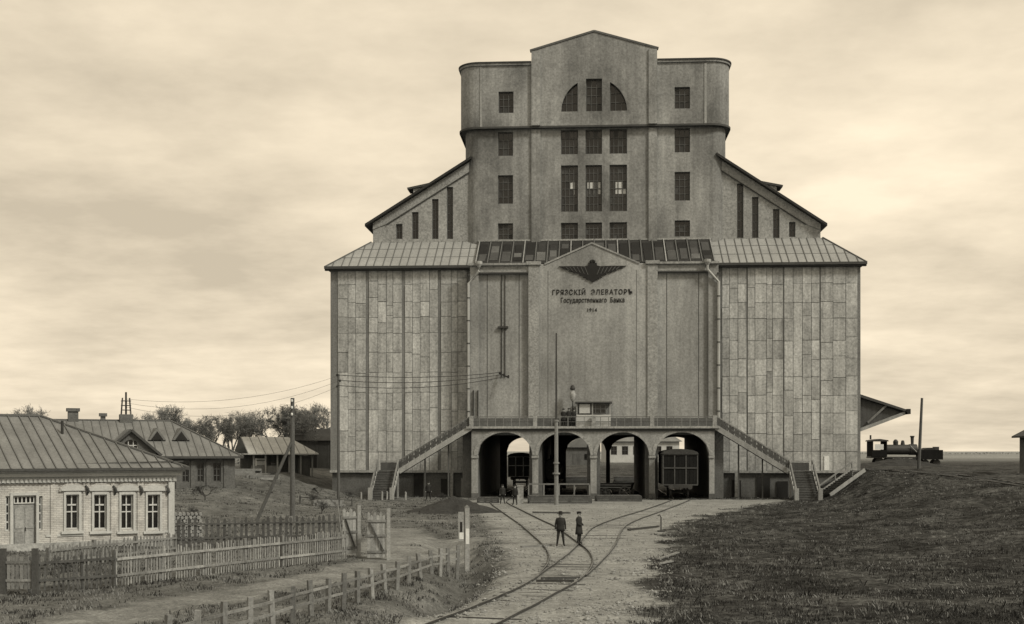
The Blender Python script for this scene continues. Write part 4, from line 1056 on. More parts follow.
# marker post by the lane
mp_ = ground_pt(467, 555); mz = 0.0
mk = empty('marker_post', (mp_.x, mp_.y, mz), R(12), 'stout pale post with a whitewashed board beside the lane and tracks', 'post')
MB().box(-.1, .1, -.1, .1, -1.2, 2.15).build('post', M['wood_pale'], mk)
MB().prism([(-.12, 2.151), (.12, 2.151), (0, 2.26)], -.12, .12).build('post_cap', M['wood_grey'], mk)
MB().box(-.40, -.11, -.03, .03, .65, 1.95).build('board', M['wood_pale'], mk)
MB().box(-.36, -.16, -.045, -.031, .72, 1.02).box(-.08, .08, -.115, -.101, .5, 1.2).build('white_patch', M['white_paint'], mk)
MB().box(-.32, -.22, -.05, -.032, 1.05, 1.5).build('dark_slot', M['black_paint'], mk)
# post and rail fence along the lane
pr = empty('post_and_rail_fence', (0, 0, 0), 0, 'rough post and rail fence running along the lane in the foreground', 'fence')
tops = [(130, 624), (167, 617), (196, 610), (223.6, 603), (250, 597), (273, 591.5), (293, 585.5), (311.5, 581.5), (328, 577.5), (343.4, 574), (357.5, 570), (372, 567), (385, 563), (397, 561), (409, 557), (420.6, 553.5), (431.7, 550), (440, 549), (448, 547), (457, 545)]
prev = None
for i, (px, pt) in enumerate(tops):
    hp = 1.02-.1*i/len(tops); Y = (CAM_H-hp)*F_PX/(pt-HORIZON); x = (px-512)/F_PX*Y; z = height(x, Y)
    o = MB().box(-.065, .065, -.06, .06, -.4, hp-z+random.uniform(-.04, .05)).build('post', M['post_wood'], pr, (x, Y, z)); o.rotation_euler = (random.gauss(0, .03), random.gauss(0, .04), random.random())
    if prev:
        for q in (.80, .45): MB().bar((prev[0], prev[1]-.06, q*(.95-.1*i/len(tops))), (x, Y-.06, q*(.95-.1*i/len(tops))-.01), .035, .07).build('rail', M['post_wood'], pr)
    prev = (x, Y)

# ------------------------------------------------------------------ poles and wires
def wpt(v): return Vector(v)
pb = ground_pt(292.5, 516, .35); pz = height(pb.x, pb.y)
up = empty('utility_pole', (pb.x, pb.y, pz), 0, 'thick dark utility pole with a slanting brace beside the board fence', 'utility pole')
top_z = at(292.5, 398, pb.y).z-pz
MB().tube([(0, 0, -.5), (.0, 0, top_z)], [.19, .13], 10).build('pole', M['pole_wood'], up)
bz = at(291, 442, pb.y).z-pz; bx_ = at(256, 516, pb.y).x-pb.x
MB().tube([(bx_, -.1, -.2), (-.05, -.1, bz)], [.12, .1], 8).build('brace', M['pole_wood'], up)
for k in range(3):
    MB().box(-.03, .03, -.24, -.1, top_z-.35-k*.45, top_z-.28-k*.45).build('bracket', M['iron'], up); MB().lathe([(.04, 0), (.07, .05), (.07, .14), (.03, .18)], 8, (0, -.23, top_z-.28-k*.45)).build('insulator', M['white_paint'], up)
p2 = at(338.5, 470, 119.5); z2 = height(p2.x, p2.y)
up2 = empty('utility_pole', (p2.x, p2.y, z2), 0, 'thin dark pole standing against the left elevator wing', 'utility pole')
t2 = at(338.5, 374, p2.y).z-z2
MB().tube([(0, 0, -.5), (0, 0, t2)], [.15, .1], 8).build('pole', M['pole_wood'], up2)
for k in range(3): MB().lathe([(.05, 0), (.09, .06), (.09, .16), (.04, .22)], 8, (.14*(1 if k % 2 else -1), 0, t2-.2-k*.55)).build('insulator', M['black_paint'], up2)
p3 = ground_pt(556.3, 505); z3 = height(p3.x, p3.y)
ms_ = empty('mast', (p3.x, p3.y, z3), 0, 'tall slender mast with collars in front of the middle arches', 'mast')
zt3 = at(556, 333, p3.y).z-z3; zm3 = at(556, 420, p3.y).z-z3
MB().tube([(0, 0, -.5), (0, 0, zm3)], [.2, .16], 10).build('lower_mast', M['mast_paint'], ms_)
MB().tube([(0, 0, zm3), (0, 0, zt3)], [.09, .06], 8).build('upper_mast', M['iron'], ms_)
for py, r_ in ((473.5, .32), (463, .26), (421, .22)): MB().lathe([(.1, -.1), (r_, -.06), (r_, .06), (.1, .1)], 10, (0, 0, at(556, py, p3.y).z-z3)).build('collar', M['mast_paint'], ms_)
p4 = at(918.5, 470, 150); z4 = height(p4.x, 150)
up3 = empty('utility_pole', (p4.x, 150, z4), 0, 'slightly leaning dark pole in front of the locomotive', 'utility pole')
MB().tube([(0, 0, -.5), (.42, 0, at(920, 398, 150).z-z4)], [.22, .15], 8).build('pole', M['pole_wood'], up3)
def wire(name, label, a, b, sag, r=.018, group='overhead wires'):
    pts = [a.lerp(b, t/14)-Vector((0, 0, sag*4*(t/14)*(1-t/14))) for t in range(15)]
    m = MB().tube([p-a for p in pts], r, 4).build(name, M['iron'], None, a); tag(m, label, 'wire', group)
pt2 = Vector((p2.x, p2.y, z2+t2))
for k, nm in enumerate(('upper', 'middle', 'lower')):
    iw = E.world(X(500, LB)+k*.45, LB+.1-k*.4); b = Vector((*iw, ez(374, LB)-k*.2+.2))
    wire('overhead_wire', f'{nm} dark wire from the thin pole to the elevator wall bracket', pt2-Vector((0, .12, .1+k*.5)), b, .35+.15*k, .03)
    vw = H2.world(vx, y2); a = Vector((vw[0], vw[1], g2+r2+1.9-.35*k))
    wire('overhead_wire', f'{nm} thin wire from the thin pole to the left house roof', a, pt2-Vector((0, -.12, .15+k*.5)), 1.1+.3*k, .011)

# ------------------------------------------------------------------ tracks
def cr(pts, n=6):
    out = []
    for i in range(len(pts)-1):
        p0, p1, p2_, p3_ = pts[max(i-1, 0)], pts[i], pts[i+1], pts[min(i+2, len(pts)-1)]
        for k in range(n):
            t = k/n; out.append(.5*((2*p1)+(-p0+p2_)*t+(2*p0-5*p1+4*p2_-p3_)*t*t+(-p0+3*p1-3*p2_+p3_)*t**3))
    out.append(pts[-1]); return out
def rail(parent, pts, name='rail', base=None, smooth=True):
    P = cr([Vector((p[0], p[1], 0)) for p in pts]) if smooth else [Vector((p[0], p[1], 0)) for p in pts]
    sec = [(-.06, -.1), (.06, -.1), (.06, -.06), (.012, -.04), (.012, .03), (.027, .045), (.027, .085), (-.027, .085), (-.027, .045), (-.012, .03), (-.012, -.04), (-.06, -.06)]
    mb = MB(); n = len(sec)
    for i, p in enumerate(P):
        d = (P[min(i+1, len(P)-1)]-P[max(i-1, 0)]).normalized(); s_ = Vector((d.y, -d.x, 0))
        z = base if base is not None else height(p.x, p.y)
        for a, b in sec: mb.v.append((p.x+s_.x*a, p.y+s_.y*a, z+b))
    for i in range(len(P)-1):
        for j in range(n):
            A, B = i*n+j, i*n+(j+1) % n; mb.f.append((A, B, B+n, A+n))
    mb.f.append(tuple(range(n))[::-1]); mb.f.append(tuple((len(P)-1)*n+j for j in range(n)))
    o = mb.build(name, M['rail_steel'], parent)
    t = MB()
    for i, p in enumerate(P):
        d = (P[min(i+1, len(P)-1)]-P[max(i-1, 0)]).normalized(); s_ = Vector((d.y, -d.x, 0)); z = base if base is not None else height(p.x, p.y)
        for a in (-.02, .02): t.v.append((p.x+s_.x*a, p.y+s_.y*a, z+.089))
    for i in range(len(P)-1): t.f.append((2*i, 2*i+1, 2*i+3, 2*i+2))
    t.build('worn_top', M['worn_steel'], o, fix=False)
    return o
wp = lambda lx, ly: E.world(lx, ly)
G = lambda l: [tuple(gp(*p)) for p in l]
ac = [(h[0]+h[1])/2 for h in ah]
AL = [wp(ac[0]-.9, 34), wp(ac[0]-.9, 14), wp(ac[0]-.9, 2), wp(ac[0]-1.0, -5)] + G([(491, 504), (505.6, 515), (519.7, 525), (533.7, 537), (543, 546), (549, 556), (547.5, 565), (540.5, 574), (529, 583.5), (510, 593), (475, 607.5), (440, 621), (400, 636), (340, 655)])
AR = [wp(ac[0]+.9, 34), wp(ac[0]+.9, 14), wp(ac[0]+.9, 2), wp(ac[0]+.7, -5)] + G([(507, 503), (522, 511), (541, 520.5), (555, 527), (566.6, 535), (578, 543.5), (587.6, 551), (593, 560), (591, 569), (585, 576.7), (576, 583.7), (557, 594), (533.7, 607), (515, 616.5), (496, 626), (460, 642), (425, 656)])
BLr = [wp(ac[3]-.9, 34), wp(ac[3]-.9, 14), wp(ac[3]-.9, 2), wp(ac[3]-1.2, -6)] + G([(646, 510), (623, 517), (604, 523.5), (592, 529.5), (585, 537), (579.5, 544), (569, 554.5), (555, 565), (543, 573.5), (532, 582)])
BR = [wp(ac[3]+.9, 34), wp(ac[3]+.9, 14), wp(ac[3]+.9, 2), wp(ac[3]+.5, -6)] + G([(661, 512), (641.5, 519), (627, 526), (620.5, 534), (617, 543), (609, 554.5), (597, 567), (586, 577)])
T1 = empty('railway_track', (0, 0, 0), 0, 'curving railway track from the first arch to the foreground', 'railway track')
T2 = empty('railway_track', (0, 0, 0), 0, 'curving branch track joining from the fourth arch on the right', 'railway track')
rail(T1, AL); rail(T1, AR); rail(T2, BLr); rail(T2, BR)
def tie(parent, a, b, w=.2, h=.12, z=.03, mt='wood_dark', name='sleeper'):
    a = Vector((*a, z)); b = Vector((*b, z)); return MB().bar(a, b, w, h).build(name, M[mt], parent)
# sleepers that show through the earth
def ties(parent, A, B, t0, t1, step, mtx=('wood_dark', 'soil_dark', 'wood_grey')):
    a = cr([Vector((*p, 0)) for p in A], 10); b = cr([Vector((*p, 0)) for p in B], 10)
    cum = 0; last = -9
    for i, p in enumerate(a):
        if i: cum += (p-a[i-1]).length
        if not (t0 < p.y < t1) or cum-last < step: continue
        q = min(b, key=lambda u: (u-p).length); d = (q-p).normalized()
        if (q-p).length > 3: continue
        last = cum
        if random.random() < .5: continue
        c = (p+q)/2; l = (q-p).length/2+.45*random.uniform(.5, 1)
        tie(parent, (c-d*l).xy, (c+d*l).xy, .2, .1, height(c.x, c.y)-.042+random.uniform(-.014, .008), random.choice(mtx))
ties(T1, AL, AR, 30, 112, .85); ties(T2, BLr, BR, 62, 108, .95)
tie(T1, gp(541, 579.5), gp(580, 579), .14, .1, .04); tie(T1, gp(536, 583), gp(574, 583), .1, .08, .08, 'iron', 'switch_rod')
tie(T2, gp(628, 531), gp(659, 527.5), .1, .1, .08, 'iron', 'switch_rod')
tie(T1, gp(533, 513), gp(570, 513.5), .35, .14, .04, 'wood_dark', 'timber')
tie(T1, gp(521, 547.5), gp(551, 546), .12, .1, .03, 'wood_grey', 'timber')
for k in (1, 2):       # straight sidings in the two middle arches
    T = empty('railway_track', (0, 0, 0), 0, ('short straight siding ending inside the second arch', 'short straight siding ending inside the third arch')[k-1], 'railway track')
    for s_ in (-.8, .8): rail(T, [wp(ac[k]+s_, -4), wp(ac[k]+s_, 14), wp(ac[k]+s_, 34)], base=0, smooth=False)
T = empty('railway_track', (0, 0, 0), 0, 'railway line along the bank on the right beside the elevator', 'railway track')
for s_ in (0, 1.55): rail(T, [(37.0+s_, 60), (37.2+s_, 90), (37.6+s_, 120), (38.6+s_, 150), (40+s_, 190)])
for k in range(60): tie(T, (36.5+.0008*k*k, 66+k*1.6), (39.1+.0008*k*k, 66+k*1.6), .24, .16, height(37.8, 66+k*1.6)-.03)
T = empty('railway_track', (0, 0, 0), 0, 'far railway line under the locomotive', 'railway track')
for s_ in (0, 1.55): rail(T, [(38, 176+s_), (60, 176+s_), (110, 174+s_), (180, 168+s_)], base=2.55)
# switch lever
sl_ = gp(661, 532); sv = empty('switch_lever', (sl_.x, sl_.y, 0), 0, 'small iron switch lever standing right of the branch track', 'lever')
MB().tube([(0, 0, -.1), (0, 0, .85), (-.08, 0, 1.0), (-.2, 0, .95)], .04, 6).build('lever', M['iron'], sv); MB().box(-.2, .2, -.12, .12, -.1, .1).build('base', M['wood_dark'], sv)

# ------------------------------------------------------------------ timber edges, planks, heaps, ramp
def timber_stage(label, px0, px1, py, h, dep, rails=False):
    a, b = gp(px0, py), gp(px1, py); L_ = (b-a).length
    t = empty('timber_platform', (a.x, a.y, 0), math.atan2(b.y-a.y, b.x-a.x), label, 'platform')
    n = 3
    for k in range(n): MB().box(-.05*k, L_+.03*k, -.06-.02*k, .1, h*k/n+.005, h*(k+1)/n-.02).build('plank', M['wood_dark'], t)
    m_ = int(L_/.3)
    for k in range(m_): MB().box(L_*k/m_+.01, L_*(k+1)/m_-.01, -.12, dep, h, h+.06).build('deck_board', M['wood_dark'], t)
    for k in range(4): MB().box(L_*k/3-.1, L_*k/3+.1, .11, dep-.02, -.2, h-.003).build('bearer', M['wood_dark'], t)
    if rails:
        for k in range(5): MB().box(L_*k/4-.06, L_*k/4+.06, dep-.3, dep-.18, h+.062, h+1.0).build('post', M['wood_grey'], t)
        MB().box(0, L_, dep-.31, dep-.17, h+1.001, h+1.12).build('rail', M['wood_grey'], t)
    return t
timber_stage('low timber platform with railing below the second arch', 529, 591, 503.5, .62, 2.4, True)
timber_stage('low timber platform below the third arch', 597, 641, 501.5, .5, 2.0)
timber_stage('short timber platform beside the first arch', 478, 498, 503, .45, 1.6)
bs = gp(521, 504); bf = empty('buffer_post', (bs.x, bs.y, 0), 0, 'squat pale block post at the left end of the railed platform', 'post')
MB().box(-.32, .22, -.2, .2, -.2, 1.55).build('post', M['stucco_light'], bf); MB().box(-.36, .26, -.24, .24, 1.551, 1.66).build('cap', M['wood_pale'], bf)
# row of short stumps on the left in front of the stair
for i, (px, py) in enumerate(((361, 500), (382, 501), (387, 500), (405.5, 499.5))):
    p = gp(px, py); z = height(p.x, p.y)
    s = empty('stump_post', (p.x, p.y, z), 0, ('first short stake from the left in front of the left stair', 'second short stake from the left in front of the left stair', 'third short stake from the left in front of the left stair', 'short stake right of the left stair foot')[i], 'stake', 'short stakes by the left stair')
    MB().tube([(0, 0, -.2), (.03, 0, .75)], [.1, .08], 7).build('stake', M['wood_pale'], s); MB().lathe([(.1, .75), (.07, .82), (.01, .84)], 7).build('worn_top', M['wood_grey'], s)
def heap(name, label, cat, c, rx, ry, h, mt, seed):
    mb = MB(); n, mN = 36, 14
    for i in range(mN+1):
        t = i/mN
        for j in range(n):
            a = 2*PI*j/n; rr = t*(1+.22*noise.noise(Vector((math.cos(a)*1.6+seed, math.sin(a)*1.6, 0))))
            x, y = rx*rr*math.cos(a), ry*rr*math.sin(a)
            z = h*(1-t)**1.05*(1-.1*t)+.22*noise.noise(Vector((x*1.3, y*1.3, seed)))*(1-t*.6) + .1*noise.noise(Vector((x*4, y*4, seed)))-.12*t
            mb.v.append((x, y, z))
    for i in range(mN):
        for j in range(n):
            A, B = i*n+j, i*n+(j+1) % n; mb.f.append((A, B, B+n, A+n))
    o = mb.build(name, M[mt], None, (c[0], c[1], height(*c))); tag(o, label, cat); return o
heap('soil_heap', 'dark heap of earth at the foot of the first arch', 'heap', tuple(gp(455, 512)), 3.8, 3.0, 1.2, 'soil_dark', 2.0)
# stack of split logs behind the house corner
lw = ground_pt(186, 532, .4); lz = height(lw.x, lw.y); LGp = empty('log_stack', (lw.x, lw.y, lz), R(20), 'stack of split logs behind the right corner of the brick house', 'log stack')
lm = [MB().tube([(0, -.35, 0), (0, .35, 0)], r_, 6).mesh('log', M['wood_pale']) for r_ in (.09, .11)]
for r_ in range(8):
    for c in range(9-(r_ % 2)):
        if r_ > 5 and abs(c-4) > 3: continue
        link('log', random.choice(lm), LGp, (-.85+c*.21+(r_ % 2)*.1, random.uniform(-.06, .06), .09+r_*.185))
# loose planks right of the tracks
for i, (a, b) in enumerate((((658, 562), (678, 556)), ((657, 567), (672, 565)))):
    A, B = gp(*a), gp(*b); o = MB().bar((0, 0, .06), (B.x-A.x, B.y-A.y, .1), .16, .05).build('loose_plank', M['wood_grey'], None, (A.x, A.y, height(*A))); tag(o, ('upper of two pale planks lying right of the tracks', 'lower of two pale planks lying right of the tracks')[i], 'plank')
# plank ramp up the right bank
ra, rb = E.world(X(823, -3), -3.4), E.world(X(858, -1), -1.2)
za_, zb_r = height(*ra), max(2.5, height(*rb))
rp = empty('plank_ramp', (ra[0], ra[1], za_), math.atan2(rb[1]-ra[1], rb[0]-ra[0]), 'wooden plank ramp climbing the bank at the right wing', 'ramp')
L_ = math.hypot(rb[0]-ra[0], rb[1]-ra[1]); hh = zb_r-za_
for y in (-.9, .9): MB().bar((0, y, .25), (L_, y, hh+.35), .12, .34).build('stringer', M['wood_pale'], rp)
for k in range(14): MB().box(L_*k/14+.02, L_*(k+1)/14-.03, -.84, .84, hh*(k+.5)/14+.3, hh*(k+.5)/14+.36).build('plank', M['wood_dark'], rp)
MB().bar((0, .9, 1.0), (L_, .9, hh+1.1), .1, .14).build('handrail', M['wood_grey'], rp)
for t in (0, .5, 1): MB().box(L_*t-.06, L_*t+.06, .84, .96, hh*t-.3, hh*t+1.05).build('post', M['wood_grey'], rp)

# ------------------------------------------------------------------ wagons
def wheelset(parent, y, half=.8, r=.5):
    for s_ in (-1, 1):
        w = MB().tube([(s_*half, y, r), (s_*(half+.12), y, r)], r, 18).build('wheel', M['iron'], parent)
        MB().tube([(s_*(half-.04), y, r), (s_*half, y, r)], r*1.06, 18).build('flange', M['rail_steel'], w)
    MB().tube([(-half, y, r), (half, y, r)], .08, 8).build('axle', M['iron'], parent)
def buffers(parent, y, sg, z=1.05):
    for s_ in (-1, 1):
        b = MB().tube([(s_*.88, y, z), (s_*.88, y+sg*.5, z)], .09, 8).build('buffer', M['iron'], parent)
        MB().tube([(s_*.88, y+sg*.5, z), (s_*.88, y+sg*.56, z)], .22, 12).build('buffer_disc', M['rail_steel'], b)
def boxcar(label, lx, ly0, L_, w, body, frame, hgt=3.0, group=None):
    wx, wy = E.world(lx, ly0); t = empty('boxcar', (wx, wy, .16), E.a, label, 'boxcar', group)
    zf = 1.25
    MB().box(-w/2+.03, w/2-.03, .03, L_-.03, zf, zf+hgt).build('body', M[body], t)
    n = 9
    for k in range(n): MB().box(-w/2+.05+(w-.1)*k/n, -w/2+.05+(w-.1)*(k+1)/n-.025, -.005, .029, zf+.1, zf+hgt-.06).build('end_board', M[body], t)
    for x in (-w/2, -w/6, w/6, w/2): MB().box(x-.06, x+.06, -.06, -.006, zf, zf+hgt).build('end_stanchion', M[frame], t)
    for z in (zf+.02, zf+hgt*.55, zf+hgt-.05): MB().box(-w/2-.05, w/2+.05, -.085, -.061, z-.06, z+.06).build('end_rail', M[frame], t)
    for s_ in (-1, 1):
        for k in range(6): MB().box(s_*(w/2)-.04, s_*(w/2)+.04, L_*k/5-.06+(.1 if k == 0 else 0), L_*k/5+.06, zf, zf+hgt).build('side_stanchion', M[frame], t)
        MB().box(s_*(w/2)-.05, s_*(w/2)+.05, L_*.4, L_*.6, zf+.1, zf+hgt-.25).build('sliding_door', M[body], t)
    prof = [(-w/2-.12, zf+hgt-.02)]+[((w/2+.12)*-math.cos(PI*q/8), zf+hgt+.5*math.sin(PI*q/8)) for q in range(1, 8)]+[(w/2+.12, zf+hgt-.02)]
    MB().prism(prof, -.15, L_+.15).build('roof', M['roof_dark'], t)
    MB().box(-1.15, 1.15, -.1, L_+.1, .95, 1.249).build('underframe', M['iron'], t)
    for y in (1.6, L_-1.6): wheelset(t, y)
    buffers(t, -.1, -1); buffers(t, L_+.1, 1)
    MB().tube([(0, -.1, 1.02), (0, -.35, 1.0), (0, -.4, .8)], .05, 6).build('coupling', M['iron'], t)
    return t
boxcar('large dark boxcar standing in the mouth of the fourth arch', ac[3]-.35, -4.6, 7.6, 3.3, 'wagon_paint', 'trim_dark', 3.0)
boxcar('grey boxcar with pale framing seen deep inside the first arch', X(519.5, 33), 33, 6.5, 2.9, 'wood_dark', 'white_paint', 2.6)
def tank(label, lx, ly):
    wx, wy = E.world(lx, ly); t = empty('tank_wagon', (wx, wy, .16), E.a, label, 'tank wagon'); r_ = 1.2
    prof = [(.05, -.02), (.7, .04), (1.05, .14), (1.2, .34), (1.2, 5.2), (1.05, 5.4), (.05, 5.5)]
    mb = MB(); mb.lathe([(a, b) for a, b in prof], 20); mb.v = [(x, z, 2.45+y) for x, y, z in mb.v]; mb.build('tank', M['plinth'], t, smooth=False)
    for y in (1.0, 2.75, 4.5): 
        q = MB(); q.lathe([(1.24, 0), (1.24, .1)], 20); q.v = [(x, y+z, 2.45+yy) for x, yy, z in q.v]; q.build('tank_band', M['wagon_paint'], t)
    MB().lathe([(.4, 0), (.4, .45), (.3, .55)], 12, (0, 2.75, 3.55)).build('dome', M['iron'], t)
    MB().box(-1.1, 1.1, -.2, 5.7, .95, 1.25).build('underframe', M['iron'], t)
    for y in (1.3, 4.2): wheelset(t, y)
    buffers(t, -.2, -1); return t
tank('round-ended tank wagon inside the second arch', ac[1]-1.55, 12)
# farm cart in the third arch
cw = E.world(ac[2]-.6, -.2); CT = empty('farm_cart', (*cw, 0), E.a+R(-14), 'low dark four-wheeled cart under the third arch', 'cart')
for x, r_ in ((-1.0, .5), (1.0, .6)):
    for y in (-.65, .65):
        mb = MB(); n = 20
        for k in range(n):
            t0, t1 = 2*PI*k/n, 2*PI*(k+1)/n
            mb.prism([(x+(r_-.09)*math.cos(t0), r_+(r_-.09)*math.sin(t0)), (x+r_*math.cos(t0), r_+r_*math.sin(t0)), (x+r_*math.cos(t1), r_+r_*math.sin(t1)), (x+(r_-.09)*math.cos(t1), r_+(r_-.09)*math.sin(t1))], y-.04, y+.04)
        w = mb.build('wheel', M['iron'], CT)
        for k in range(8): t = PI*k/4; MB().bar((x, y, r_), (x+(r_-.08)*math.cos(t), y, r_+(r_-.08)*math.sin(t)), .05, .05, (0, 1, 0)).build('spoke', M['wood_dark'], w)
        MB().tube([(x, y-.12, r_), (x, y+.12, r_)], .1, 8).build('hub', M['iron'], w)
MB().prism([(-1.5, .85), (1.5, .85), (1.75, 1.55), (-1.75, 1.45)], -.55, .55).build('box', M['wagon_paint'], CT)
for y in (-.56, .56):
    for z in (1.0, 1.25): MB().box(-1.6, 1.6, y-.025, y+.025, z, z+.1).build('side_slat', M['wood_dark'], CT)
MB().tube([(-1.4, 0, .55), (-3.2, 0, .75)], .05, 6).build('shaft', M['wood_dark'], CT)
# ------------------------------------------------------------------ locomotive on the far line
lx0 = at(864, 460, 176).x; lx1 = at(942, 460, 176).x; LL = lx1-lx0
LO = empty('steam_locomotive', (lx0, 176.8, 2.55), 0, 'small dark steam locomotive with tender on the far railway line', 'locomotive')
def lcyl(x0, x1, z, r_, nm, mt='iron', par=LO, n=18): return MB().tube([(x0, 0, z), (x1, 0, z)], r_, n).build(nm, M[mt], par)
MB().box(.9, LL*.66, -1.2, 1.2, 1.15, 1.35).build('running_board', M['iron'], LO)
cab = MB().box(1.0, 3.1, -1.35, 1.35, 1.36, 2.3).box(1.0, 1.15, -1.35, 1.35, 2.3, 3.5).box(2.95, 3.1, -1.35, 1.35, 2.3, 3.5).build('cab', M['wagon_paint'], LO)
MB().prism([(.8, 3.5), (3.3, 3.5), (3.2, 3.68), (2.05, 3.85), (.9, 3.68)], -1.5, 1.5).build('cab_roof', M['iron'], LO)
MB().box(1.35, 2.6, -1.37, -1.36, 2.35, 3.1).build('cab_window', M['white_paint'], cab)
lcyl(3.1, 7.4, 2.35, .72, 'boiler'); lcyl(6.6, 7.6, 2.35, .78, 'smokebox')
MB().lathe([(.34, 0), (.36, .5), (.2, .75), (.05, .8)], 14, (4.7, 0, 3.0)).build('steam_dome', M['iron'], LO)
MB().lathe([(.3, 0), (.28, .2), (.2, .6), (.1, .66)], 14, (5.7, 0, 3.0)).build('sand_dome', M['iron'], LO)
MB().lathe([(.24, 0), (.2, .2), (.24, 1.0), (.32, 1.15), (.3, 1.25)], 14, (7.05, 0, 3.05)).build('chimney', M['iron'], LO)
MB().tube([(1.15, 0, 3.8), (1.15, 0, 4.4)], .13, 8).build('whistle_pipe', M['iron'], LO)
MB().tube([(7.4, -.9, 2.0), (6.5, -.9, 2.9)], .05, 6).build('handrail', M['pipe'], LO)
for x, r_ in ((2.2, .62), (3.7, .62), (5.2, .62), (6.8, .42)):
    for y in (-.8, .8):
        w = MB().tube([(x, y-.06, r_), (x, y+.06, r_)], r_, 20).build('wheel', M['iron'], LO); MB().tube([(x, y-.1, r_), (x, y+.1, r_)], .14, 8).build('hub', M['rail_steel'], w)
MB().box(2.2, 5.2, -.98, -.92, .55, .68).build('coupling_rod', M['rail_steel'], LO)
MB().box(6.1, 7.2, -1.25, -.85, .6, 1.1).build('cylinder', M['iron'], LO)
MB().box(7.5, 7.75, -1.3, 1.3, .8, 1.2).build('buffer_beam', M['iron'], LO)
TD = empty('tender', (lx0+7.95, 176.8, 2.55), 0, 'low dark wagon standing ahead of the far locomotive', 'wagon')
TL = LL-7.95
MB().box(0, TL, -1.25, 1.25, .95, 2.3).build('body', M['wagon_paint'], TD); MB().prism([(.3, 2.3), (TL-.9, 2.3), (TL-1.3, 2.62), (.9, 2.6)], -1.0, 1.0).build('load', M['soil_dark'], TD)
MB().box(TL-.9, TL-.3, -.5, .5, 2.301, 2.75).build('brake_box', M['iron'], TD)
for x in (.7, TL-.7):
    for y in (-.8, .8): w = MB().tube([(x, y-.06, .48), (x, y+.06, .48)], .48, 18).build('wheel', M['iron'], TD); MB().tube([(x, y-.1, .48), (x, y+.1, .48)], .1, 8).build('hub', M['rail_steel'], w)
# hut at the right edge
hp_ = at(1032, 469, 112); hz_ = height(hp_.x, 112)
HT = empty('lineside_hut', (hp_.x, 112, hz_), R(-2), 'dark lineside hut cut off by the right edge', 'hut')
zt_h = at(1018, 437, 112).z-hz_
MB().box(0, 3.4, 0, 3.0, -.4, zt_h).build('wall', M['brick_dark'], HT)
MB().prism([(-.55, zt_h-.05), (1.7, zt_h+1.1), (3.95, zt_h-.05), (3.95, zt_h+.1), (1.7, zt_h+1.28), (-.55, zt_h+.1)], -.5, 3.5).build('roof', M['trim_dark'], HT)
MB().box(.02, .3, -.03, -.001, .2, .75).build('white_board', M['white_paint'], HT)
MB().box(1.2, 2.1, -.04, -.001, 0, 2.0).build('door', M['wood_dark'], HT)
# white building and roof seen through the arches
WBp = at(606, 458, 262); WB = empty('white_building', (WBp.x, 262, height(WBp.x, 262)), R(3), 'white building with a row of dark windows seen through the third arch', 'building')
wh = [(1.0+k*2.35, 2.3+k*2.35, 1.6, 3.4, False) for k in range(6)]
WBL = 15.5
m = MB().wall(0, WBL, 0, -.5, 4.4, wh, .25); m.quad((0, 0, -.5), (0, 8, -.5), (0, 8, 4.4), (0, 0, 4.4)); m.quad((WBL, 0, -.5), (WBL, 8, -.5), (WBL, 8, 4.4), (WBL, 0, 4.4)); m.build('wall', M['plaster_pale'], WB)
for h in wh: window(WB, h[0], h[1], h[2], h[3], .2, 2, 2)
mb = MB(); mb.quad((-.6, -.6, 4.4), (WBL+.6, -.6, 4.4), (WBL-3, 4, 7.2), (3, 4, 7.2)); mb.quad((-.6, -.6, 4.4), (3, 4, 7.2), (-.6, 8.6, 4.4)); mb.quad((WBL+.6, -.6, 4.4), (WBL-3, 4, 7.2), (WBL+.6, 8.6, 4.4)); mb.quad((-.6, 8.6, 4.4), (WBL+.6, 8.6, 4.4), (WBL-3, 4, 7.2), (3, 4, 7.2)); mb.quad((-.6, -.6, 4.38), (WBL+.6, -.6, 4.38), (WBL+.6, 8.6, 4.38), (-.6, 8.6, 4.38)); mb.build('roof', M['roof_old'], WB)
WC = at(566, 460, 230); W2 = empty('storehouse', (WC.x, 230, height(WC.x, 230)), R(2), 'pale storehouse with low gable roof seen through the second arch', 'building')
MB().box(0, 5.4, 0, 6, -.6, 3.1).build('wall', M['brick_dark'], W2); MB().prism([(-.5, 3.1), (2.7, 5.2), (5.9, 3.1)], -.5, 6.5).build('roof', M['roof_old'], W2); MB().box(1.2, 2.6, -.04, -.001, -.2, 1.9).build('door', M['wood_dark'], W2); MB().box(3.4, 4.5, -.04, -.001, .8, 1.9).build('window', M['glass'], W2)

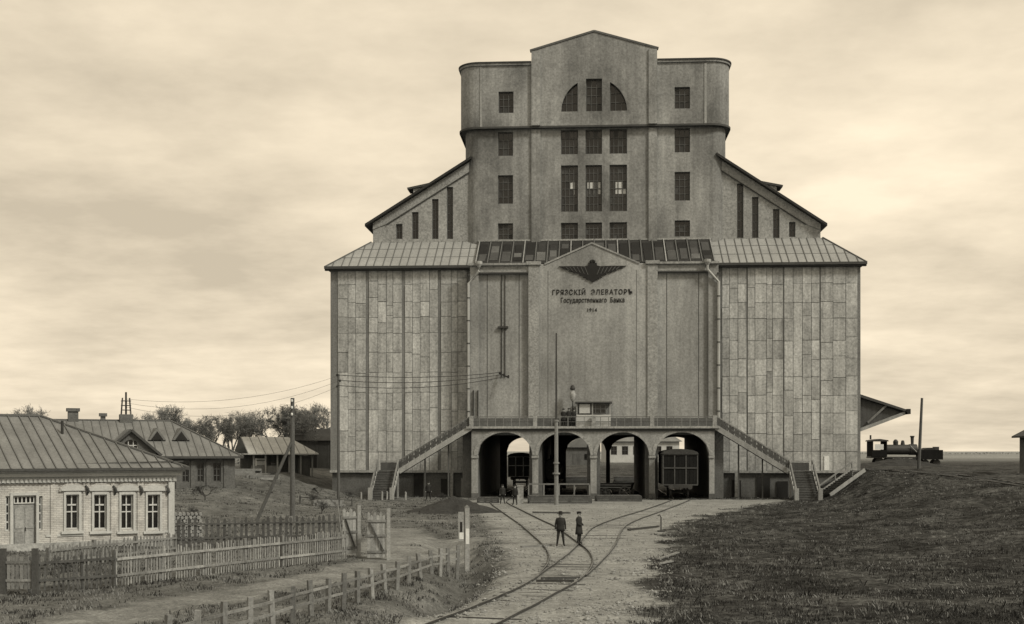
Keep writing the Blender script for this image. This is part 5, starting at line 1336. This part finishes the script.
# ------------------------------------------------------------------ people
def person(label, loc, face, height_m, arms='down', stance=.16, coat='cloth_dark', legs='cloth_dark', long_coat=False, hat='cap', lean=0.0, group=None):
    k = height_m/1.75
    V = []; Ed = []; Rr = []
    def v(x, y, z, r): V.append((x*k, y*k, z*k)); Rr.append(r*k); return len(V)-1
    def e(*c):
        for a, b in zip(c, c[1:]): Ed.append((a, b))
    pel = v(0, 0, .95, .145); wai = v(0, -.01, 1.1, .135); chs = v(0, -.01, 1.32, .165); nk = v(0, 0, 1.47, .07); n2 = v(0, -.015, 1.53, .062); hd = v(0, -.02, 1.60, .092); ht = v(0, -.01, 1.70, .082)
    e(pel, wai, chs, nk, n2, hd, ht)
    for s_ in (-1, 1):
        hip = v(s_*.09, 0, .88, .10); kn = v(s_*(.09+stance*.45), -.02, .48, .072); an = v(s_*(.09+stance), .02, .08, .05); toe = v(s_*(.11+stance*1.1), -.15, .035, .045)
        e(pel, hip, kn, an, toe)
        sh = v(s_*.19, 0, 1.40, .075)
        if arms == 'down': el = v(s_*.25, .03, 1.12, .056); wr = v(s_*.26, -.03, .88, .042); hn = v(s_*.255, -.05, .79, .04)
        elif arms == 'hips': el = v(s_*.33, .08, 1.15, .056); wr = v(s_*.2, -.07, 1.0, .042); hn = v(s_*.14, -.11, .98, .04)
        else: el = v(s_*.24, .0, 1.13, .058); wr = v(s_*.14, -.18, 1.02, .044); hn = v(s_*.08, -.21, 1.02, .042)
        e(chs, sh, el, wr, hn)
    me = bpy.data.meshes.new('body'); me.from_pydata(V, Ed, [])
    o = bpy.data.objects.new('body', me); COL.objects.link(o)
    md = o.modifiers.new('s', 'SKIN'); md.use_smooth_shade = True
    for i, sv_ in enumerate(me.skin_vertices[0].data): sv_.radius = (Rr[i]*1.08, Rr[i]*(.8 if i in (0, 1, 2) else 1.0)); sv_.use_root = (i == 0)
    o.modifiers.new('u', 'SUBSURF').levels = 1
    bpy.context.view_layer.update()
    bm_ = bpy.data.meshes.new_from_object(o.evaluated_get(bpy.context.evaluated_depsgraph_get())); bpy.data.objects.remove(o)
    bm_.materials.clear()
    for q in (coat, legs, 'skin', 'black_paint'): bm_.materials.append(M[q])
    for p in bm_.polygons:
        c = p.center/k; mi = 0
        if c.z > 1.5: mi = 2
        elif abs(c.x) > .1 and c.z < .86 and abs(c.x) > .19 and arms == 'down' and c.z > .7: mi = 2
        elif c.z < .1: mi = 3
        elif c.z < .93 and not (abs(c.x) > .2 and c.z > .7): mi = 1
        p.material_index = mi; p.use_smooth = True
    root = empty('person', loc, face, label, 'person', group)
    root.rotation_euler = (0, lean, face)
    bm_.name = 'body'; link('body', bm_, root)
    # face and hair
    f_ = MB()
    MB().lathe([(.01, -.02), (.024, 0), (.018, .03), (.006, .05)], 6, (0, -.112*k, 1.585*k)).build('nose', M['skin'], root)
    for s_ in (-1, 1):
        MB().lathe([(.004, -.012), (.013, 0), (.004, .012)], 6, (s_*.034*k, -.098*k, 1.635*k)).build('eye', M['black_paint'], root)
        MB().lathe([(.008, -.03), (.018, 0), (.008, .03)], 6, (s_*.094*k, -.005*k, 1.61*k)).build('ear', M['skin'], root)
    MB().box(-.03*k, .03*k, -.108*k, -.09*k, 1.545*k, 1.556*k).build('mouth', M['cloth_grey'], root)
    MB().lathe([(.088*k, 0), (.098*k, .05*k), (.085*k, .11*k), (.02*k, .14*k)], 10, (0, .02*k, 1.61*k)).build('hair', M['black_paint'], root)
    if hat == 'cap':
        h_ = MB().lathe([(.10*k, 0), (.135*k, .04*k), (.13*k, .075*k), (.03*k, .1*k)], 14, (0, .0, 1.675*k)).build('cap', M['black_paint'], root)
        MB().prism([(-.08*k, 1.67*k), (.08*k, 1.67*k), (.06*k, 1.685*k), (-.06*k, 1.685*k)], -.17*k, -.05*k).build('peak', M['black_paint'], h_)
    else:
        MB().lathe([(.19*k, 0), (.185*k, .02*k), (.105*k, .03*k), (.1*k, .12*k), (.06*k, .14*k)], 14, (0, 0, 1.68*k)).build('brimmed_hat', M['black_paint'], root)
    zb2, rb2 = (.52, .24) if long_coat else (.78, .2)
    prof = [(rb2, zb2), (rb2*.93, zb2+.15), (.178, 1.02), (.17, 1.12), (.195, 1.3), (.17, 1.42), (.085, 1.49)]
    mb = MB(); mb.lathe([(a*k, b*k) for a, b in prof], 18); mb.v = [(x*1.12, y*.82, z) for x, y, z in mb.v]; mb.build('coat', M[coat], root, smooth=True)
    return root
pA = gp(560.5, 546.5); person('man in dark jacket and brimmed hat standing between the rails', (pA.x, pA.y, .02), R(4), 1.66, 'down', .09, 'cloth_dark', 'cloth_dark', hat='brim')
pB = gp(579, 546); person('person in long grey-black coat and cap standing at the rail crossing', (pB.x, pB.y, .1), R(62), 1.60, 'front', .03, 'cloth_dark', 'cloth_dark', True)
pC = gp(428.5, 499.5); person('man standing in shade below the left stair', (pC.x, pC.y, height(*pC)), R(10), 1.85, 'down', .1, 'cloth_dark', 'cloth_dark')
for i, (px, lab) in enumerate(((563.5, 'leftmost of three dark-clothed people at the gallery rail by the booth'), (568.8, 'middle of three dark-clothed people at the gallery rail by the booth'), (574, 'rightmost of three dark-clothed people at the gallery rail by the booth'))):
    w = E.world(X(px, LA+.25), LA+.3); person(lab, (*w, zrl), R(-8+8*i), 1.75+.04*(i % 2), 'front', .05, long_coat=True, group='people on the gallery')
for i, (px, py, lab, f_) in enumerate(((502.5, 504.5, 'left of two workers standing at the mouth of the first arch', 20), (515, 505.5, 'right of two workers standing at the mouth of the first arch', -30))):
    p = gp(px, py); person(lab, (p.x, p.y, .05), R(f_), 1.7, 'down', .1, group='workers at the first arch')

# ------------------------------------------------------------------ trees (early spring: bare twigs with a haze of buds)
def tree_meshes(h, spread, seed, depth=6):
    rnd_ = random.Random(seed); tr = MB(); tw = MB()
    def grow(p, d, l, r_, lv):
        q = p+d*l; m_ = p.lerp(q, .5)+Vector((rnd_.gauss(0, .04), rnd_.gauss(0, .04), 0))*l
        (tr if lv < 3 else tw).tube([p, m_, q], [r_, r_*.85, r_*.68], 6 if lv < 2 else 3, cap=False)
        if lv >= depth:
            return
        for k in range(rnd_.choice((2, 3, 3)) if lv else 5):
            a = rnd_.uniform(0, 2*PI); b = rnd_.uniform(.3, .8)*spread
            ref = d.orthogonal().normalized(); ref2 = d.cross(ref)
            nd = (d*math.cos(b)+(ref*math.cos(a)+ref2*math.sin(a))*math.sin(b)+Vector((0, 0, .12))).normalized()
            grow(p.lerp(q, rnd_.uniform(.55, 1)), nd, l*rnd_.uniform(.62, .86), r_*.6, lv+1)
    grow(Vector((0, 0, -.3)), Vector((0, 0, 1)), h*.26, h*.021, 0)
    # end sprays: fine twigs and buds
    pts = [Vector(tw.v[i]) for i in range(0, len(tw.v), 5)]
    for p in pts:
        for _ in range(2):
            d = Vector((rnd_.gauss(0, 1), rnd_.gauss(0, 1), rnd_.gauss(.4, .8))).normalized()
            l = h*.045; s_ = d.orthogonal().normalized()*h*.0022
            tw.quad(p-s_, p+s_, p+d*l)
    return tr.mesh('trunk', M['bark']), tw.mesh('crown', M['twigs'])
TM = [tree_meshes(10, 1.0, 3), tree_meshes(10, .85, 11), tree_meshes(10, 1.15, 23)]
TREES = [(28, 402, 190, 0, 'bare tree showing above the ridge of the pale house at left'), (172, 401, 150, 1, 'bare spreading tree behind the ridge of the dark brick house'), (150, 411, 175, 2, 'small bare tree left of the spreading tree behind the brick house'), (196, 413, 190, 0, 'low bare tree right of the spreading tree'), (214, 412, 170, 2, 'bare tree above the end of the dark brick roof'), (233, 411, 185, 1, 'bare tree above the left end of the shed roof'), (252, 408, 180, 0, 'bare tree above the middle of the shed roof'), (272, 405, 190, 2, 'bare tree left of the thick utility pole'), (288, 402, 185, 1, 'tall bare tree behind the thick utility pole'), (306, 400, 190, 0, 'tall bare tree right of the thick utility pole'), (322, 402, 182, 2, 'tall bare tree touching the left elevator wing')]
for i, (px, pt, Y, v_, lab) in enumerate(TREES):
    x = (px-512)/F_PX*Y; z = height(x, Y); zt = CAM_H+(HORIZON-pt)/F_PX*Y; s_ = (zt-z)/max(v.co.z for v in TM[v_][1].vertices)
    t = empty('bare_tree', (x, Y, z), i*1.3, lab, 'tree', 'bare trees behind the houses'); t.scale = (s_*1.05, s_*1.05, s_)
    link('trunk', TM[v_][0], t); link('crown', TM[v_][1], t)
# far scrub along the skyline
sc = MB(); rr = random.Random(5)
for k in range(5200):
    x = rr.uniform(-135, -20); y = rr.uniform(200, 235); z = height(x, y) if k % 40 == 0 else 1.9
    hh_ = 3.3+2.2*noise.noise(Vector((x*.12, y*.1, 0)))
    c = Vector((x, y, z+rr.random()**.7*hh_)); d = Vector((rr.gauss(0, 1), rr.gauss(0, 1), rr.gauss(.5, .6))).normalized()*rr.uniform(.4, .9); s_ = d.orthogonal().normalized()*rr.uniform(.08, .25)
    sc.quad(c-s_, c+s_, c+d)
tag(sc.build('scrub', M['twigs'], None, fix=False), 'far band of grey leafless scrub behind the houses', 'scrub', kind='stuff')
# ------------------------------------------------------------------ rough grass
def blades(name, label, n, region, mt, hmin, hmax, seed):
    mb = MB(); rn = random.Random(seed); cnt = 0
    while cnt < n:
        x, y = region(rn); bed, road = masks(x, y)
        if bed > .35+rn.random()*.3 or road > .4: cnt += 1; continue
        dens = .5+.8*noise.noise(Vector((x*.35, y*.35, seed)))
        cnt += 1
        if rn.random() > dens*1.5-.1: continue
        z = height(x, y); hgt = rn.uniform(hmin, hmax)*(.6+.7*max(0, dens))
        for _ in range(rn.choice((4, 5, 7))):
            a = rn.uniform(0, 2*PI); rx, ry = math.cos(a), math.sin(a); l = hgt*rn.uniform(.5, 1.1); w = rn.uniform(.006, .014)*(1+y/70)
            ox, oy = x+rn.gauss(0, .12), y+rn.gauss(0, .12); ln = rn.uniform(.25, .9)*l
            mb.quad((ox-ry*w, oy+rx*w, z-.02), (ox+ry*w, oy-rx*w, z-.02), (ox+rx*ln*.5+ry*w*.6, oy+ry*ln*.5-rx*w*.6, z+l*.65), (ox+rx*ln, oy+ry*ln, z+l*.95))
    tag(mb.build(name, M[mt], None, fix=False), label, 'grass', kind='stuff')
def reg_right(rn):
    y = 30+95*rn.random()**1.6; return rn.uniform(1.5, min(36, y*.43)+1), y
def reg_left(rn):
    y = 28+100*rn.random()**1.5; return rn.uniform(-y*.43-1, min(0, -.5)), y
blades('dark_grass', 'rough dark grass and weeds on the right of the tracks', 26000, reg_right, 'dark_blades', .03, .12, 1)
blades('dry_grass', 'pale dry grass stems scattered on the right', 5000, reg_right, 'dry_blades', .04, .16, 2)
blades('dark_grass', 'rough dark grass along the lane and fences on the left', 12000, reg_left, 'dark_blades', .05, .15, 3)
blades('dry_grass', 'pale dry grass along the lane and fences on the left', 7000, reg_left, 'dry_blades', .05, .17, 4)
blades('weed_clumps', 'scattered taller weed clumps on the rough ground at right', 900, reg_right, 'dark_blades', .12, .32, 9)
# ------------------------------------------------------------------ leafless bushes
mat('brush', .055, .4, (1, 1, 1), .3, 5.0)
BT = tree_meshes(10, 1.5, 41, 5)
for q in BT: q.materials.clear(); q.materials.append(M['brush'])
for i, (px, py, h_, lab) in enumerate(((322, 512, 1.5, 'low leafless bush behind the board fence near the left gate leaf'), (58, 580, 1.3, 'leafless bush beside the dark picket fence under the house windows'), (205, 505, 1.9, 'leafless bush on the slope right of the brick house'), (312, 499, 1.6, 'leafless bush on the slope right of the thick utility pole'), (442, 503, 1.3, 'scraggy bush left of the earth heap'), (226, 494, 1.5, 'dark bush on the slope in front of the dark brick house corner'), (272, 489, 1.3, 'dark bush on the slope left of the thick pole'), (348, 492, 1.5, 'dark bush at the foot of the thin pole by the left wing'), (318, 487, 1.2, 'dark bush near the corner of the left wing'), (192, 520, 1.4, 'dark bush over the log stack by the house corner'))):
    p = gp(px, py); z = height(p.x, p.y)
    if i in (2, 3, 5, 6, 7, 8, 9): p = ground_pt(px, py, (0, 0, .5, .6, 0, .8, .9, .8, 1.2, .2)[i]).xy; z = height(p.x, p.y)
    t = empty('bush', (p.x, p.y, z-.15), i*2.1, lab, 'bush', 'leafless bushes'); t.scale = (h_*.15, h_*.15, h_*.13)
    link('stem', BT[0], t); link('crown', BT[1], t)
# ------------------------------------------------------------------ stones on the track bed
gv = MB(); rg = random.Random(77); cnt = 0
while cnt < 9000:
    cnt += 1; y = 30+85*rg.random()**1.5; l, r_ = interp(y, BED_L), interp(y, BED_R); x = rg.uniform(l-1.2, r_+.8)
    if noise.noise(Vector((x*.5, y*.4, 4)))+rg.uniform(-.35, .35) < 0: continue
    q = rg.uniform(.02, .055)*(1 if rg.random() < .93 else 1.9); z = height(x, y); i0 = len(gv.v)
    gv.v += [(x+q*rg.uniform(.7, 1.3), y, z+q*.3), (x, y+q, z+q*.3), (x-q*rg.uniform(.7, 1.3), y, z+q*.3), (x, y-q, z+q*.3), (x+rg.uniform(-.3, .3)*q, y+rg.uniform(-.3, .3)*q, z+q*1.1), (x, y, z-q)]
    gv.f += [tuple(i0+k for k in t) for t in ((0, 1, 4), (1, 2, 4), (2, 3, 4), (3, 0, 4), (1, 0, 5), (2, 1, 5), (3, 2, 5), (0, 3, 5))]
mat('stone_bits', .2, .5, (2, 2, 2), .4, 3.0, bump=0)
tag(gv.build('gravel', M['stone_bits'], None, fix=False), 'loose stones and clods strewn over the sandy track bed', 'gravel', kind='stuff')
# timber stacks seen through the arches, beyond the elevator
tb = MB().box(-2.6, 2.6, -.13, .13, -.11, .11).mesh('timber', M['wood_grey'])
for i, (px, lab) in enumerate(((579, 'stack of timbers on the ground behind the second arch'), (634, 'stack of timbers on the ground behind the third arch'))):
    w = at(px, 470, 172); t = empty('timber_stack', (w.x, 172, height(w.x, 172)), R(6-10*i), lab, 'timber stack')
    for r_ in range(5):
        for c in range(5-(r_ > 3)):
            o = link('timber', tb, t, (random.uniform(-.3, .3), c*.29-.6, .12+r_*.235)); o.rotation_euler = (0, 0, random.uniform(-.03, .03))
# low hedges along the horizon
hd = MB(); rh2 = random.Random(12)
for k in range(5200):
    x = rh2.uniform(-900, 900); y = rh2.uniform(880, 960); hh_ = .9+.8*noise.noise(Vector((x*.015, 0, 3)))
    c = Vector((x, y, 2.2+rh2.random()*max(.6, hh_))); d = Vector((rh2.gauss(0, 1), rh2.gauss(0, .5), rh2.gauss(.4, .5))).normalized()*rh2.uniform(.4, 1.0); s_ = d.orthogonal().normalized()*rh2.uniform(.5, 1.2)
    hd.quad(c-s_, c+s_, c+d)
tag(hd.build('far_hedge', M['twigs'], None, fix=False), 'thin dark line of far hedges along the horizon', 'hedge', kind='stuff')
# ------------------------------------------------------------------ coal heaps beside the far line
heap('coal_heap', 'long low black coal heap in front of the far locomotive', 'heap', (53.0, 170.5), 7.5, 2.6, 1.25, 'soil_dark', 9.0)
# ------------------------------------------------------------------ clutter on the left slope
for i, (px, py, zg_, lab) in enumerate(((243, 482, 1.5, 'low stack of timbers in front of the open shed'), (262, 486, 1.3, 'loose stack of timbers left of the thick pole'), (326, 500, .5, 'stack of timbers lying right of the thick pole'))):
    p = ground_pt(px, py, zg_); t = empty('timber_stack', (p.x, p.y, height(p.x, p.y)), R(14+22*i), lab, 'timber stack')
    for r_ in range(3-(i == 1)):
        for c in range(4-r_): o = link('timber', tb, t, (random.uniform(-.4, .4), c*.3-.5+r_*.1, .11+r_*.23)); o.rotation_euler = (0, 0, random.uniform(-.08, .08)); o.scale = (.6, 1, 1)
picket_fence('rail_fence', 'short broken line of dark stakes on the slope below the left wing', (tuple(ground_pt(300, 500, .5).xy), tuple(ground_pt(352, 503, .25).xy)), .8, .9, .1, 'wood_dark', 'wood_dark', rails=(.7,), post_every=5, lift=0)
